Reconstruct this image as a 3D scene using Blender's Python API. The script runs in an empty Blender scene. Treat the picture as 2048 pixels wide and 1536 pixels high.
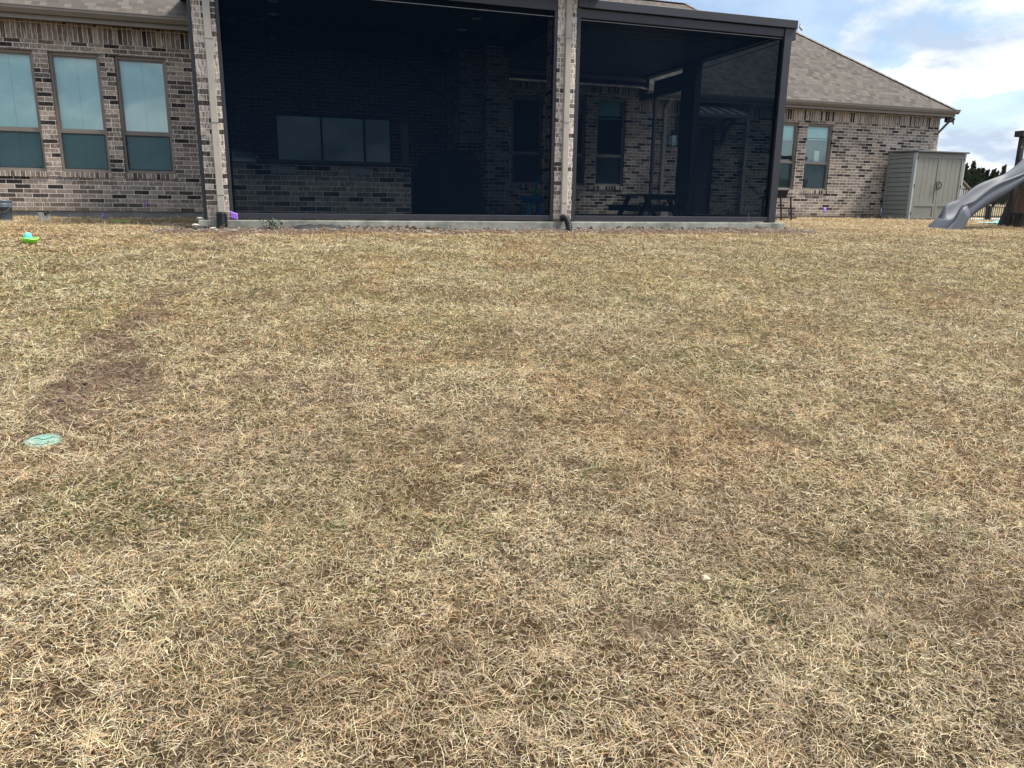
import bpy, math, random
import numpy as np
from mathutils import Vector, Matrix
sc = bpy.context.scene
R = math.radians
# ------------------------------------------------------------------ camera
PITCH, ROLL, YAW, FPX = R(13.58), R(0.745), R(18.25), 1502.77
cam_d = bpy.data.cameras.new('camera'); cam = bpy.data.objects.new('camera', cam_d)
sc.collection.objects.link(cam); sc.camera = cam
fw = Vector((math.sin(YAW)*math.cos(PITCH), math.cos(YAW)*math.cos(PITCH), -math.sin(PITCH)))
r0 = Vector((math.cos(YAW), -math.sin(YAW), 0)); u0 = r0.cross(fw)
rr = r0*math.cos(ROLL)+u0*math.sin(ROLL); uu = -r0*math.sin(ROLL)+u0*math.cos(ROLL)
cam.matrix_world = Matrix(((rr.x, uu.x, -fw.x, 0), (rr.y, uu.y, -fw.y, 0), (rr.z, uu.z, -fw.z, 0), (0, 0, 0, 1)))
cam_d.sensor_width = 36; cam_d.lens = FPX/2048*36; cam_d.clip_start = .05; cam_d.clip_end = 2000
# ------------------------------------------------------------------ world, sun, exposure
SUN_EL, SUN_AZ = R(58), R(112)           # azimuth from +Y towards +X: high on the right, a little in front of the house
w = bpy.data.worlds.new('World'); sc.world = w; w.use_nodes = True
nt = w.node_tree; nt.nodes.clear(); N = nt.nodes.new; L = nt.links.new
def node(tree, typ, **kw):
    n = tree.nodes.new(typ)
    for k, v in kw.items():
        if k.startswith('i_'):
            key = k[2:]; key = int(key) if key.isdigit() else key
            n.inputs[key].default_value = v
        else: setattr(n, k, v)
    return n
out = N('ShaderNodeOutputWorld'); bg = N('ShaderNodeBackground'); bg.inputs[1].default_value = 1.0
sky = node(nt, 'ShaderNodeTexSky', sky_type='NISHITA', sun_disc=False, sun_elevation=SUN_EL, sun_rotation=SUN_AZ, air_density=1.0, dust_density=.6, ozone_density=1.6)
tc = N('ShaderNodeTexCoord'); sep = N('ShaderNodeSeparateXYZ'); L(tc.outputs['Generated'], sep.inputs[0])
def wm(op, a, b=None):
    n = node(nt, 'ShaderNodeMath', operation=op)
    for i, v in enumerate((a, b)):
        if v is None: continue
        if isinstance(v, (int, float)): n.inputs[i].default_value = v
        else: L(v, n.inputs[i])
    return n.outputs[0]
zz = wm('ADD', wm('MAXIMUM', sep.outputs[2], 0.0), .32)
comb = N('ShaderNodeCombineXYZ'); L(wm('DIVIDE', sep.outputs[0], zz), comb.inputs[0]); L(wm('DIVIDE', sep.outputs[1], zz), comb.inputs[1])
n1 = node(nt, 'ShaderNodeTexNoise', i_Scale=2.3, i_Detail=9.0, i_Roughness=.55, i_Distortion=.35); L(comb.outputs[0], n1.inputs['Vector'])
n2 = node(nt, 'ShaderNodeTexNoise', i_Scale=3.4, i_Detail=7.0, i_Roughness=.52); L(comb.outputs[0], n2.inputs['Vector'])
cr = N('ShaderNodeValToRGB'); cr.color_ramp.elements[0].position = .42; cr.color_ramp.elements[1].position = .495
cr.color_ramp.elements[0].color = (.22, .22, .22, 1); cr.color_ramp.elements[1].color = (.97, .97, .97, 1)
L(n1.outputs[0], cr.inputs[0])
cr2 = N('ShaderNodeValToRGB'); cr2.color_ramp.elements[0].position = .41; cr2.color_ramp.elements[1].position = .56
cr2.color_ramp.elements[0].color = (.22, .26, .325, 1); cr2.color_ramp.elements[1].color = (.45, .46, .475, 1)
L(n2.outputs[0], cr2.inputs[0])
skm = node(nt, 'ShaderNodeMix', data_type='RGBA', blend_type='MULTIPLY'); skm.inputs[0].default_value = 1
L(sky.outputs[0], skm.inputs[6]); skm.inputs[7].default_value = (.062, .062, .062, 1)
mx = node(nt, 'ShaderNodeMix', data_type='RGBA'); L(cr.outputs[0], mx.inputs[0]); L(skm.outputs[2], mx.inputs[6]); L(cr2.outputs[0], mx.inputs[7])
L(mx.outputs[2], bg.inputs[0]); L(bg.outputs[0], out.inputs[0])
sd = bpy.data.lights.new('sun', 'SUN'); sd.energy = 2.45; sd.angle = R(13); sd.color = (1, .94, .85)
so = bpy.data.objects.new('sun', sd); sc.collection.objects.link(so)
sdir = Vector((math.sin(SUN_AZ)*math.cos(SUN_EL), math.cos(SUN_AZ)*math.cos(SUN_EL), math.sin(SUN_EL)))
so.rotation_euler = sdir.to_track_quat('Z', 'Y').to_euler(); so.location = sdir*60
sc.view_settings.view_transform = 'Standard'; sc.view_settings.look = 'None'
sc.view_settings.exposure = 1.46; sc.view_settings.gamma = 1
sc.render.engine = 'CYCLES'
sc.cycles.max_bounces = 10; sc.cycles.transparent_max_bounces = 16
# ------------------------------------------------------------------ helpers
COL = sc.collection
class MB:
    def __init__(s): s.v = []; s.f = []; s.uv = {}
    def quad(s, *p, uv=None):
        i = len(s.v); s.v += [tuple(a) for a in p]; s.f.append(tuple(range(i, i+len(p))))
        if uv: s.uv[len(s.f)-1] = uv
        return s
    def box(s, x0, x1, y0, y1, z0, z1):
        i = len(s.v)
        s.v += [(x0,y0,z0),(x1,y0,z0),(x1,y1,z0),(x0,y1,z0),(x0,y0,z1),(x1,y0,z1),(x1,y1,z1),(x0,y1,z1)]
        for q in ((0,3,2,1),(4,5,6,7),(0,1,5,4),(1,2,6,5),(2,3,7,6),(3,0,4,7)): s.f.append(tuple(i+k for k in q))
        return s
    def bar(s, a, b, w, h, up=(0,0,1)):
        a = Vector(a); b = Vector(b); d = (b-a).normalized(); up = Vector(up)
        if abs(d.dot(up)) > .98: up = Vector((0,1,0))
        x = d.cross(up).normalized(); y = x.cross(d)
        i = len(s.v)
        for p in (a, b):
            for sx, sy in ((-1,-1),(1,-1),(1,1),(-1,1)): s.v.append(tuple(p+x*sx*w/2+y*sy*h/2))
        for q in ((3,2,1,0),(4,5,6,7),(0,1,5,4),(1,2,6,5),(2,3,7,6),(3,0,4,7)): s.f.append(tuple(i+k for k in q))
        return s
    def tube(s, pts, r, n=8, cap=True):
        pts = [Vector(p) for p in pts]; m = len(pts); base = len(s.v); up = None
        for k, p in enumerate(pts):
            d = (pts[min(k+1, m-1)]-pts[max(k-1, 0)]).normalized()
            if up is None:
                up = Vector((0,0,1)) if abs(d.z) < .9 else Vector((1,0,0))
            x = d.cross(up).normalized(); up = x.cross(d).normalized()
            rk = r[k] if isinstance(r, (list, tuple)) else r
            for j in range(n):
                a = 2*math.pi*j/n; s.v.append(tuple(p+(x*math.cos(a)+up*math.sin(a))*rk))
        for k in range(m-1):
            for j in range(n):
                j2 = (j+1) % n; s.f.append((base+k*n+j, base+k*n+j2, base+(k+1)*n+j2, base+(k+1)*n+j))
        if cap:
            s.f.append(tuple(base+j for j in range(n))[::-1]); s.f.append(tuple(base+(m-1)*n+j for j in range(n)))
        return s
    def lathe(s, c, prof, n=20, sx=1, sy=1):
        base = len(s.v)
        for r, z in prof:
            for j in range(n):
                a = 2*math.pi*j/n; s.v.append((c[0]+r*math.cos(a)*sx, c[1]+r*math.sin(a)*sy, c[2]+z))
        for k in range(len(prof)-1):
            for j in range(n):
                j2 = (j+1) % n; s.f.append((base+k*n+j, base+k*n+j2, base+(k+1)*n+j2, base+(k+1)*n+j))
        s.f.append(tuple(base+j for j in range(n))[::-1]); s.f.append(tuple(base+(len(prof)-1)*n+j for j in range(n)))
        return s
    def build(s, name, mat, parent=None, smooth=False, bevel=0, loc=None, fixn=True):
        me = bpy.data.meshes.new(name); me.from_pydata(s.v, [], s.f)
        if s.uv:
            ul = me.uv_layers.new(name='UVMap')
            for p in me.polygons:
                u = s.uv.get(p.index)
                if u:
                    for li, c in zip(p.loop_indices, u): ul.data[li].uv = c
        if smooth:
            for p in me.polygons: p.use_smooth = True
        me.materials.append(mat); me.update()
        if fixn:
            import bmesh
            bm = bmesh.new(); bm.from_mesh(me); bmesh.ops.recalc_face_normals(bm, faces=bm.faces); bm.to_mesh(me); bm.free()
        o = bpy.data.objects.new(name, me); COL.objects.link(o)
        if parent: o.parent = parent; o.matrix_parent_inverse = parent.matrix_basis.inverted()
        if bevel:
            b = o.modifiers.new('bevel', 'BEVEL'); b.width = bevel; b.segments = 2; b.limit_method = 'ANGLE'; b.angle_limit = R(40)
        return o
def tag(o, label=None, cat=None, group=None, kind=None):
    if label: o['label'] = label
    if cat: o['category'] = cat
    if group: o['group'] = group
    if kind: o['kind'] = kind
    return o
def empty(name, loc, label=None, cat=None, group=None, rz=0):
    o = bpy.data.objects.new(name, None); o.empty_display_size = .1; COL.objects.link(o)
    o.location = loc; o.rotation_euler.z = rz
    o.matrix_basis = Matrix.Translation(Vector(loc)) @ Matrix.Rotation(rz, 4, 'Z')
    tag(o, label, cat, group); return o
# ---- numpy value noise
def vnoise(x, y, s, seed=0):
    x = np.asarray(x, float)/s; y = np.asarray(y, float)/s
    xi = np.floor(x).astype(np.int64); yi = np.floor(y).astype(np.int64); fx = x-xi; fy = y-yi
    fx = fx*fx*(3-2*fx); fy = fy*fy*(3-2*fy)
    def h(a, b):
        n = (a*374761393+b*668265263+seed*1274126177) & 0xffffffff
        n = ((n ^ (n >> 13))*1274126177) & 0xffffffff
        return ((n ^ (n >> 16)) & 0xffff)/65535.0
    return (h(xi,yi)*(1-fx)+h(xi+1,yi)*fx)*(1-fy)+(h(xi,yi+1)*(1-fx)+h(xi+1,yi+1)*fx)*fy
def fbm(x, y, s, seed=0, o=4):
    t = 0; a = 1; tot = 0
    for k in range(o): t = t+a*vnoise(x, y, s/2**k, seed+k*17); tot += a; a *= .55
    return t/tot
HY = [-5,.5,3,6,9,11,12.3,15.8,18.2,20,22,26,32,60,120,300]
HZ = [-1.62,-1.5,-1.27,-.96,-.66,-.49,-.425,-.365,-.325,-.37,-.44,-.5,-.45,.75,2.2,4]
def base_h(y): return np.interp(y, HY, HZ)
SOIL = [(-.95,6.42,.22,1.3),(-.80,6.3,.14,1),(-1.05,5.95,.16,1.1),(-1.06,5.62,.16,1),(-.93,5.12,.26,1.2),(-1.08,4.85,.22,1.2),(-.85,4.9,.16,.9),(-1.05,4.5,.18,1),(-1.12,4.25,.12,.8),(-.7,4.7,.12,.5),(-.9,4.3,.10,.6),
        (-.52,11.0,.2,.6),(-.56,10.5,.18,.6),(-.58,9.9,.18,.6),(-.62,9.2,.17,.6),(-.66,8.5,.17,.6),(-.72,7.9,.16,.6),(-.8,7.3,.16,.7),(-.86,6.9,.15,.7),(-.05,4.8,.2,.35),(.4,4.6,.2,.3),(7.1,6.6,.6,.35),(8,8.4,.5,.25),(.6,2.95,.15,.3),
        (-1.45,3.9,.25,.35),(2.2,1.75,.15,.35),(.62,4.86,.05,.9),(1.2,2.05,.1,.6),(.9,3.4,.08,.6),(2.6,3.3,.12,.5),(-.1,2.2,.12,.5)]
def soil(x, y):
    s = 0*x
    nx = (fbm(x, y, .35, 5)-.5)*.5; ny = (fbm(x, y, .35, 9)-.5)*.5
    for a, b, r, k in SOIL: s = np.maximum(s, k*np.clip(1.35-np.hypot(x-a+nx, (y-b+ny)*.8)/r, 0, 1))
    strip = np.clip(1.4-np.abs(y-11.85)/(.50+.9*nx), 0, 1)*np.clip((x+1.6)*2, 0, 1)*np.clip((10-x)*2, 0, 1)*np.clip(1.25-.05*np.abs(x-1), .5, 1)
    return np.clip(np.maximum(s, strip*1.6), 0, 1)
def H(x, y):
    x = np.asarray(x, float); y = np.asarray(y, float)
    near = np.clip((14-np.abs(y-6))/4, 0, 1)
    dirt = 0 if np.ndim(x) == 0 else soil(x, y)*(fbm(x, y, .13, 77, 3)-.55)*.075
    far = np.clip((y-60)/60, 0, 1)*(fbm(x, y, 60, 3)-.5)*4
    return base_h(y)+near*((fbm(x, y, 1.3, 31, 3)-.5)*.05+(fbm(x, y, .3, 41, 2)-.5)*.02)+dirt+far
def gz(x, y): return float(H(np.array([x]), np.array([y]))[0])
# ------------------------------------------------------------------ materials
def mat(name, col=(.5,.5,.5), rough=.6, metal=0, var=0, scale=20, bump=0, spec=.5, emit=None, stretch=None):
    m = bpy.data.materials.new(name); m.use_nodes = True; t = m.node_tree; b = t.nodes['Principled BSDF']
    b.inputs['Base Color'].default_value = (*col, 1); b.inputs['Roughness'].default_value = rough; b.inputs['Metallic'].default_value = metal
    b.inputs['Specular IOR Level'].default_value = spec
    if emit: b.inputs['Emission Color'].default_value = (*emit[0], 1); b.inputs['Emission Strength'].default_value = emit[1]
    if var or bump:
        c = t.nodes.new('ShaderNodeTexCoord'); src = c.outputs['Object']
        if stretch:
            mp = t.nodes.new('ShaderNodeMapping'); mp.inputs['Scale'].default_value = stretch; t.links.new(src, mp.inputs[0]); src = mp.outputs[0]
        n = node(t, 'ShaderNodeTexNoise', i_Scale=scale, i_Detail=6.0, i_Roughness=.6); t.links.new(src, n.inputs['Vector'])
        if var:
            rp = t.nodes.new('ShaderNodeValToRGB'); rp.color_ramp.elements[0].position = .3; rp.color_ramp.elements[1].position = .7
            rp.color_ramp.elements[0].color = (*[c_*(1-var) for c_ in col], 1); rp.color_ramp.elements[1].color = (*[min(1, c_*(1+var)) for c_ in col], 1)
            t.links.new(n.outputs[0], rp.inputs[0]); t.links.new(rp.outputs[0], b.inputs['Base Color'])
        if bump:
            bp = node(t, 'ShaderNodeBump', i_Strength=bump, i_Distance=.01); t.links.new(n.outputs[0], bp.inputs['Height']); t.links.new(bp.outputs[0], b.inputs['Normal'])
    return m
def brick_mat(name, soldier=False, z0=0, tint=1.0, wash=1.0):
    m = bpy.data.materials.new(name); m.use_nodes = True; t = m.node_tree; b = t.nodes['Principled BSDF']; l = t.links.new
    b.inputs['Roughness'].default_value = .9; b.inputs['Specular IOR Level'].default_value = .2
    c = t.nodes.new('ShaderNodeTexCoord'); s = t.nodes.new('ShaderNodeSeparateXYZ'); l(c.outputs['Object'], s.inputs[0])
    def M(op, a, bb):
        n = node(t, 'ShaderNodeMath', operation=op)
        for i, v in enumerate((a, bb)):
            if isinstance(v, (int, float)): n.inputs[i].default_value = v
            else: l(v, n.inputs[i])
        return n.outputs[0]
    u = M('ADD', s.outputs[0], s.outputs[1]); v = M('SUBTRACT', s.outputs[2], z0)
    # slight waviness of the laying
    wv = node(t, 'ShaderNodeTexNoise', i_Scale=14.0, i_Detail=3.0); l(c.outputs['Object'], wv.inputs['Vector'])
    wob = M('MULTIPLY', M('SUBTRACT', wv.outputs[0], .5), .012)
    u2 = M('ADD', u, wob); v2 = M('ADD', v, wob)
    cb = t.nodes.new('ShaderNodeCombineXYZ'); l(v2 if soldier else u2, cb.inputs[0]); l(u2 if soldier else v2, cb.inputs[1])
    bk = node(t, 'ShaderNodeTexBrick', offset=0.0 if soldier else .5, i_Scale=1.0)
    bk.inputs['Mortar Size'].default_value = .0055; bk.inputs['Mortar Smooth'].default_value = .25
    bk.inputs['Brick Width'].default_value = .27 if soldier else .254; bk.inputs['Row Height'].default_value = .078
    bk.inputs['Color1'].default_value = (0,0,0,1); bk.inputs['Color2'].default_value = (1,1,1,1); bk.inputs['Mortar'].default_value = (.5,.5,.5,1); bk.inputs['Bias'].default_value = 0
    l(cb.outputs[0], bk.inputs['Vector'])
    rp = t.nodes.new('ShaderNodeValToRGB'); e = rp.color_ramp.elements; rp.color_ramp.interpolation = 'LINEAR'
    e[0].position = 0; e[0].color = (.026,.022,.023,1); e[1].position = 1; e[1].color = (.33,.275,.235,1)
    for p, cc in ((.15,(.032,.027,.029)),(.20,(.10,.082,.074)),(.40,(.155,.125,.11)),(.6,(.21,.175,.15)),(.8,(.25,.205,.185))):
        q = rp.color_ramp.elements.new(p); q.color = (*cc, 1)
    l(bk.outputs[0], rp.inputs[0])
    # vertical streaks of pale slurry
    mp = t.nodes.new('ShaderNodeCombineXYZ')
    if soldier: l(M('MULTIPLY', u, 55), mp.inputs[0]); l(M('MULTIPLY', v, 7), mp.inputs[1])
    else: l(M('MULTIPLY', u, 46), mp.inputs[0]); l(M('MULTIPLY', v, 10), mp.inputs[1])
    ns = node(t, 'ShaderNodeTexNoise', i_Scale=1.0, i_Detail=4.0, i_Roughness=.6, i_Distortion=.5); l(mp.outputs[0], ns.inputs['Vector'])
    r2 = t.nodes.new('ShaderNodeValToRGB'); r2.color_ramp.elements[0].position = .53-.07*(wash-1); r2.color_ramp.elements[1].position = .66-.08*(wash-1)
    r2.color_ramp.elements[1].color = (.85,.85,.85,1); l(ns.outputs[0], r2.inputs[0])
    # streaks only on the paler bricks
    gate = t.nodes.new('ShaderNodeValToRGB'); gate.color_ramp.elements[0].position = .15; gate.color_ramp.elements[1].position = .4
    gate.color_ramp.elements[0].color = (.15,.15,.15,1); l(bk.outputs[0], gate.inputs[0])
    fac = M('MULTIPLY', r2.outputs[0], gate.outputs[0])
    big = node(t, 'ShaderNodeTexNoise', i_Scale=.9, i_Detail=3.0); l(c.outputs['Object'], big.inputs['Vector'])
    fac = M('MULTIPLY', fac, M('ADD', M('MULTIPLY', big.outputs[0], 1.6), .15))
    m1 = node(t, 'ShaderNodeMix', data_type='RGBA'); l(fac, m1.inputs[0]); l(rp.outputs[0], m1.inputs[6]); m1.inputs[7].default_value = (.60,.58,.55,1)
    # fine dark grain
    fn = node(t, 'ShaderNodeTexNoise', i_Scale=160.0, i_Detail=2.0); l(c.outputs['Object'], fn.inputs['Vector'])
    m2 = node(t, 'ShaderNodeMix', data_type='RGBA', blend_type='MULTIPLY'); m2.inputs[0].default_value = .5; l(m1.outputs[2], m2.inputs[6]); l(fn.outputs[0], m2.inputs[7])
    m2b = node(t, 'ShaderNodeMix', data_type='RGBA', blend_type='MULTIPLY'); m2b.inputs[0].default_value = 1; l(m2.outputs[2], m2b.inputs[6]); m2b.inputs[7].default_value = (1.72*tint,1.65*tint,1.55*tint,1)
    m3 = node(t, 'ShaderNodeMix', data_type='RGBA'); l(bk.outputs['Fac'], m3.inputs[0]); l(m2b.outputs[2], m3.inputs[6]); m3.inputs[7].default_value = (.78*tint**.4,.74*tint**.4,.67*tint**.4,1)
    # ragged soil splash near the foot of the wall
    sn = node(t, 'ShaderNodeTexNoise', i_Scale=5.0, i_Detail=6.0, i_Roughness=.7); l(c.outputs['Object'], sn.inputs['Vector'])
    hgt = M('ADD', M('MULTIPLY', s.outputs[2], -1.6), M('MULTIPLY', M('SUBTRACT', sn.outputs[0], .5), 2.2))
    cl = node(t, 'ShaderNodeMapRange'); l(hgt, cl.inputs[0]); cl.inputs[1].default_value = .0; cl.inputs[2].default_value = .6; cl.inputs[3].default_value = 0; cl.inputs[4].default_value = .45
    m4 = node(t, 'ShaderNodeMix', data_type='RGBA'); l(cl.outputs[0], m4.inputs[0]); l(m3.outputs[2], m4.inputs[6]); m4.inputs[7].default_value = (.26,.21,.145,1)
    l(m4.outputs[2], b.inputs['Base Color'])
    bp = node(t, 'ShaderNodeBump', i_Strength=.6, i_Distance=.008)
    hh = M('ADD', M('MULTIPLY', bk.outputs['Fac'], -1.0), M('MULTIPLY', fn.outputs[0], .35)); l(hh, bp.inputs['Height']); l(bp.outputs[0], b.inputs['Normal'])
    return m
def shingle_mat():
    m = bpy.data.materials.new('asphalt_shingles'); m.use_nodes = True; t = m.node_tree; b = t.nodes['Principled BSDF']; l = t.links.new
    b.inputs['Roughness'].default_value = .92; b.inputs['Specular IOR Level'].default_value = .25
    uv = t.nodes.new('ShaderNodeUVMap')
    nz = node(t, 'ShaderNodeTexNoise', i_Scale=3.0, i_Detail=2.0); l(uv.outputs[0], nz.inputs['Vector'])
    ad = node(t, 'ShaderNodeVectorMath', operation='MULTIPLY_ADD'); l(nz.outputs['Color'], ad.inputs[0]); ad.inputs[1].default_value = (.06,.012,0); l(uv.outputs[0], ad.inputs[2])
    def bkn(wd, off, ms):
        bk = node(t, 'ShaderNodeTexBrick', offset=off, i_Scale=1.0); bk.squash = .62; bk.squash_frequency = 3
        bk.inputs['Mortar Size'].default_value = ms; bk.inputs['Mortar Smooth'].default_value = .1; bk.inputs['Brick Width'].default_value = wd; bk.inputs['Row Height'].default_value = .145
        bk.inputs['Color1'].default_value = (0,0,0,1); bk.inputs['Color2'].default_value = (1,1,1,1); bk.inputs['Mortar'].default_value = (.2,.2,.2,1); l(ad.outputs[0], bk.inputs['Vector']); return bk
    a = bkn(.19, .37, .006)
    rp = t.nodes.new('ShaderNodeValToRGB'); e = rp.color_ramp.elements
    e[0].position = 0; e[0].color = (.105,.097,.09,1); e[1].position = 1; e[1].color = (.215,.20,.182,1)
    for p, cc in ((.3,(.145,.133,.122)),(.55,(.172,.16,.146)),(.8,(.198,.184,.168))): q = e.new(p); q.color = (*cc,1)
    l(a.outputs[0], rp.inputs[0])
    g = node(t, 'ShaderNodeTexNoise', i_Scale=90.0, i_Detail=3.0); l(uv.outputs[0], g.inputs['Vector'])
    mm = node(t, 'ShaderNodeMix', data_type='RGBA', blend_type='MULTIPLY'); mm.inputs[0].default_value = .6; l(rp.outputs[0], mm.inputs[6]); l(g.outputs[0], mm.inputs[7])
    mk = node(t, 'ShaderNodeMix', data_type='RGBA', blend_type='MULTIPLY'); mk.inputs[0].default_value = 1; l(mm.outputs[2], mk.inputs[6]); mk.inputs[7].default_value = (.93,.89,.86,1)
    l(mk.outputs[2], b.inputs['Base Color'])
    # saw-tooth courses + proud tabs
    sp = t.nodes.new('ShaderNodeSeparateXYZ'); l(ad.outputs[0], sp.inputs[0])
    d = node(t, 'ShaderNodeMath', operation='DIVIDE'); l(sp.outputs[1], d.inputs[0]); d.inputs[1].default_value = .135
    f = node(t, 'ShaderNodeMath', operation='FRACT'); l(d.outputs[0], f.inputs[0])
    s1 = node(t, 'ShaderNodeMath', operation='MULTIPLY'); l(f.outputs[0], s1.inputs[0]); s1.inputs[1].default_value = -1.0
    s2 = node(t, 'ShaderNodeMath', operation='MULTIPLY_ADD'); l(a.outputs[0], s2.inputs[0]); s2.inputs[1].default_value = .7; l(s1.outputs[0], s2.inputs[2])
    bp = node(t, 'ShaderNodeBump', i_Strength=1.0, i_Distance=.014); l(s2.outputs[0], bp.inputs['Height']); l(bp.outputs[0], b.inputs['Normal'])
    return m
def mesh_screen_mat(name, trans, col):
    m = bpy.data.materials.new(name); m.use_nodes = True; t = m.node_tree; t.nodes.clear(); l = t.links.new
    o = t.nodes.new('ShaderNodeOutputMaterial'); tr = t.nodes.new('ShaderNodeBsdfTransparent'); tr.inputs[0].default_value = (.84,.94,1,1)
    df = t.nodes.new('ShaderNodeBsdfDiffuse'); df.inputs[0].default_value = (*col, 1)
    c = t.nodes.new('ShaderNodeTexCoord'); n = node(t, 'ShaderNodeTexNoise', i_Scale=.8, i_Detail=3.0); l(c.outputs['Object'], n.inputs['Vector'])
    mr = node(t, 'ShaderNodeMapRange'); mr.inputs[1].default_value = .3; mr.inputs[2].default_value = .7; mr.inputs[3].default_value = 1-trans-.03; mr.inputs[4].default_value = 1-trans+.03
    l(n.outputs[0], mr.inputs[0])
    mx = t.nodes.new('ShaderNodeMixShader'); l(mr.outputs[0], mx.inputs[0]); l(tr.outputs[0], mx.inputs[1]); l(df.outputs[0], mx.inputs[2]); l(mx.outputs[0], o.inputs[0]); return m
def glass_mat(name, tint, refl=.14):
    m = bpy.data.materials.new(name); m.use_nodes = True; t = m.node_tree; t.nodes.clear(); l = t.links.new
    o = t.nodes.new('ShaderNodeOutputMaterial'); tr = t.nodes.new('ShaderNodeBsdfTransparent'); tr.inputs[0].default_value = (*tint,1)
    gl = t.nodes.new('ShaderNodeBsdfGlossy'); gl.inputs['Roughness'].default_value = .03; gl.inputs['Color'].default_value = (.8,.95,1,1)
    c = t.nodes.new('ShaderNodeTexCoord'); n = node(t, 'ShaderNodeTexNoise', i_Scale=1.7, i_Detail=1.0); l(c.outputs['Object'], n.inputs['Vector'])
    bp = node(t, 'ShaderNodeBump', i_Strength=.15, i_Distance=.02); l(n.outputs[0], bp.inputs['Height']); l(bp.outputs[0], gl.inputs['Normal'])
    lw = node(t, 'ShaderNodeLayerWeight', i_Blend=.25); a = node(t, 'ShaderNodeMath', operation='ADD'); l(lw.outputs['Fresnel'], a.inputs[0]); a.inputs[1].default_value = refl
    mx = t.nodes.new('ShaderNodeMixShader'); l(a.outputs[0], mx.inputs[0]); l(tr.outputs[0], mx.inputs[1]); l(gl.outputs[0], mx.inputs[2]); l(mx.outputs[0], o.inputs[0]); return m
def ground_mat():
    m = bpy.data.materials.new('lawn_soil'); m.use_nodes = True; t = m.node_tree; b = t.nodes['Principled BSDF']; l = t.links.new
    b.inputs['Roughness'].default_value = .95; b.inputs['Specular IOR Level'].default_value = .1
    c = t.nodes.new('ShaderNodeTexCoord'); at = node(t, 'ShaderNodeVertexColor', layer_name='soil')
    def nz(s, d=5.0, r=.6):
        n = node(t, 'ShaderNodeTexNoise', i_Scale=s, i_Detail=d, i_Roughness=r); l(c.outputs['Object'], n.inputs['Vector']); return n
    def ramp(src, st):
        r_ = t.nodes.new('ShaderNodeValToRGB'); e = r_.color_ramp.elements; e[0].position = st[0][0]; e[0].color = (*st[0][1],1); e[1].position = st[-1][0]; e[1].color = (*st[-1][1],1)
        for p, cc in st[1:-1]: q = e.new(p); q.color = (*cc,1)
        l(src, r_.inputs[0]); return r_
    fine = nz(55, 8, .75); coarse = nz(1.1, 4)
    straw = ramp(fine.outputs[0], [(.36,(.018,.012,.007)),(.48,(.06,.043,.026)),(.60,(.15,.11,.065)),(.74,(.34,.26,.16))])
    patch = ramp(coarse.outputs[0], [(.35,(.92,.80,.68)),(.5,(1,1,1)),(.65,(.82,1.0,.72))])
    mm = node(t, 'ShaderNodeMix', data_type='RGBA', blend_type='MULTIPLY'); mm.inputs[0].default_value = 1; l(straw.outputs[0], mm.inputs[6]); l(patch.outputs[0], mm.inputs[7])
    sf = nz(28, 8, .7); soilc = ramp(sf.outputs[0], [(.38,(.040,.024,.017)),(.5,(.13,.084,.058)),(.66,(.28,.205,.155))])
    mx = node(t, 'ShaderNodeMix', data_type='RGBA'); sp = t.nodes.new('ShaderNodeSeparateColor'); l(at.outputs[0], sp.inputs[0]); l(sp.outputs[0], mx.inputs[0]); l(mm.outputs[2], mx.inputs[6]); l(soilc.outputs[0], mx.inputs[7])
    # far field
    ff = nz(.35, 6); farc = ramp(ff.outputs[0], [(.35,(.11,.13,.06)),(.5,(.27,.22,.14)),(.7,(.36,.29,.19))])
    mf = node(t, 'ShaderNodeMix', data_type='RGBA'); l(sp.outputs[1], mf.inputs[0]); l(mx.outputs[2], mf.inputs[6]); l(farc.outputs[0], mf.inputs[7])
    l(mf.outputs[2], b.inputs['Base Color'])
    bp = node(t, 'ShaderNodeBump', i_Strength=.9, i_Distance=.02); l(fine.outputs[0], bp.inputs['Height']); l(bp.outputs[0], b.inputs['Normal'])
    return m
def blade_mat():
    m = bpy.data.materials.new('grass_blade'); m.use_nodes = True; t = m.node_tree; t.nodes.clear(); l = t.links.new
    o = t.nodes.new('ShaderNodeOutputMaterial'); at = node(t, 'ShaderNodeVertexColor', layer_name='tint')
    df = t.nodes.new('ShaderNodeBsdfDiffuse'); tl = t.nodes.new('ShaderNodeBsdfTranslucent'); l(at.outputs[0], df.inputs[0]); l(at.outputs[0], tl.inputs[0])
    gl = node(t, 'ShaderNodeBsdfGlossy'); gl.inputs['Roughness'].default_value = .45
    mx = node(t, 'ShaderNodeMixShader', i_0=.16); l(df.outputs[0], mx.inputs[1]); l(tl.outputs[0], mx.inputs[2])
    m2 = node(t, 'ShaderNodeMixShader', i_0=.04); l(mx.outputs[0], m2.inputs[1]); l(gl.outputs[0], m2.inputs[2]); l(m2.outputs[0], o.inputs[0]); return m
M = {}
M['brick'] = brick_mat('mottled_brick', z0=-.258)
M['brick_wash'] = brick_mat('whitewashed_brick', z0=-.258, wash=2.2)
M['soldier'] = brick_mat('mottled_brick_upright', True, z0=2.612)
M['soldier_r'] = brick_mat('mottled_brick_upright_low', True, z0=2.302)
M['rowlock'] = brick_mat('mottled_brick_sill', True, z0=.33)
M['shingle'] = shingle_mat()
M['taupe'] = mat('taupe_paint', (.235,.205,.175), .45, var=.08, scale=3)
M['gutter'] = mat('taupe_gutter', (.25,.22,.19), .4, var=.1, scale=2)
M['spout'] = mat('beige_downspout', (.40,.375,.335), .45, var=.1, scale=4)
M['soffit'] = mat('soffit', (.16,.14,.12), .7, var=.1)
M['bronze'] = mat('bronze_aluminium', (.026,.029,.040), .45, var=.15, scale=3)
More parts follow.
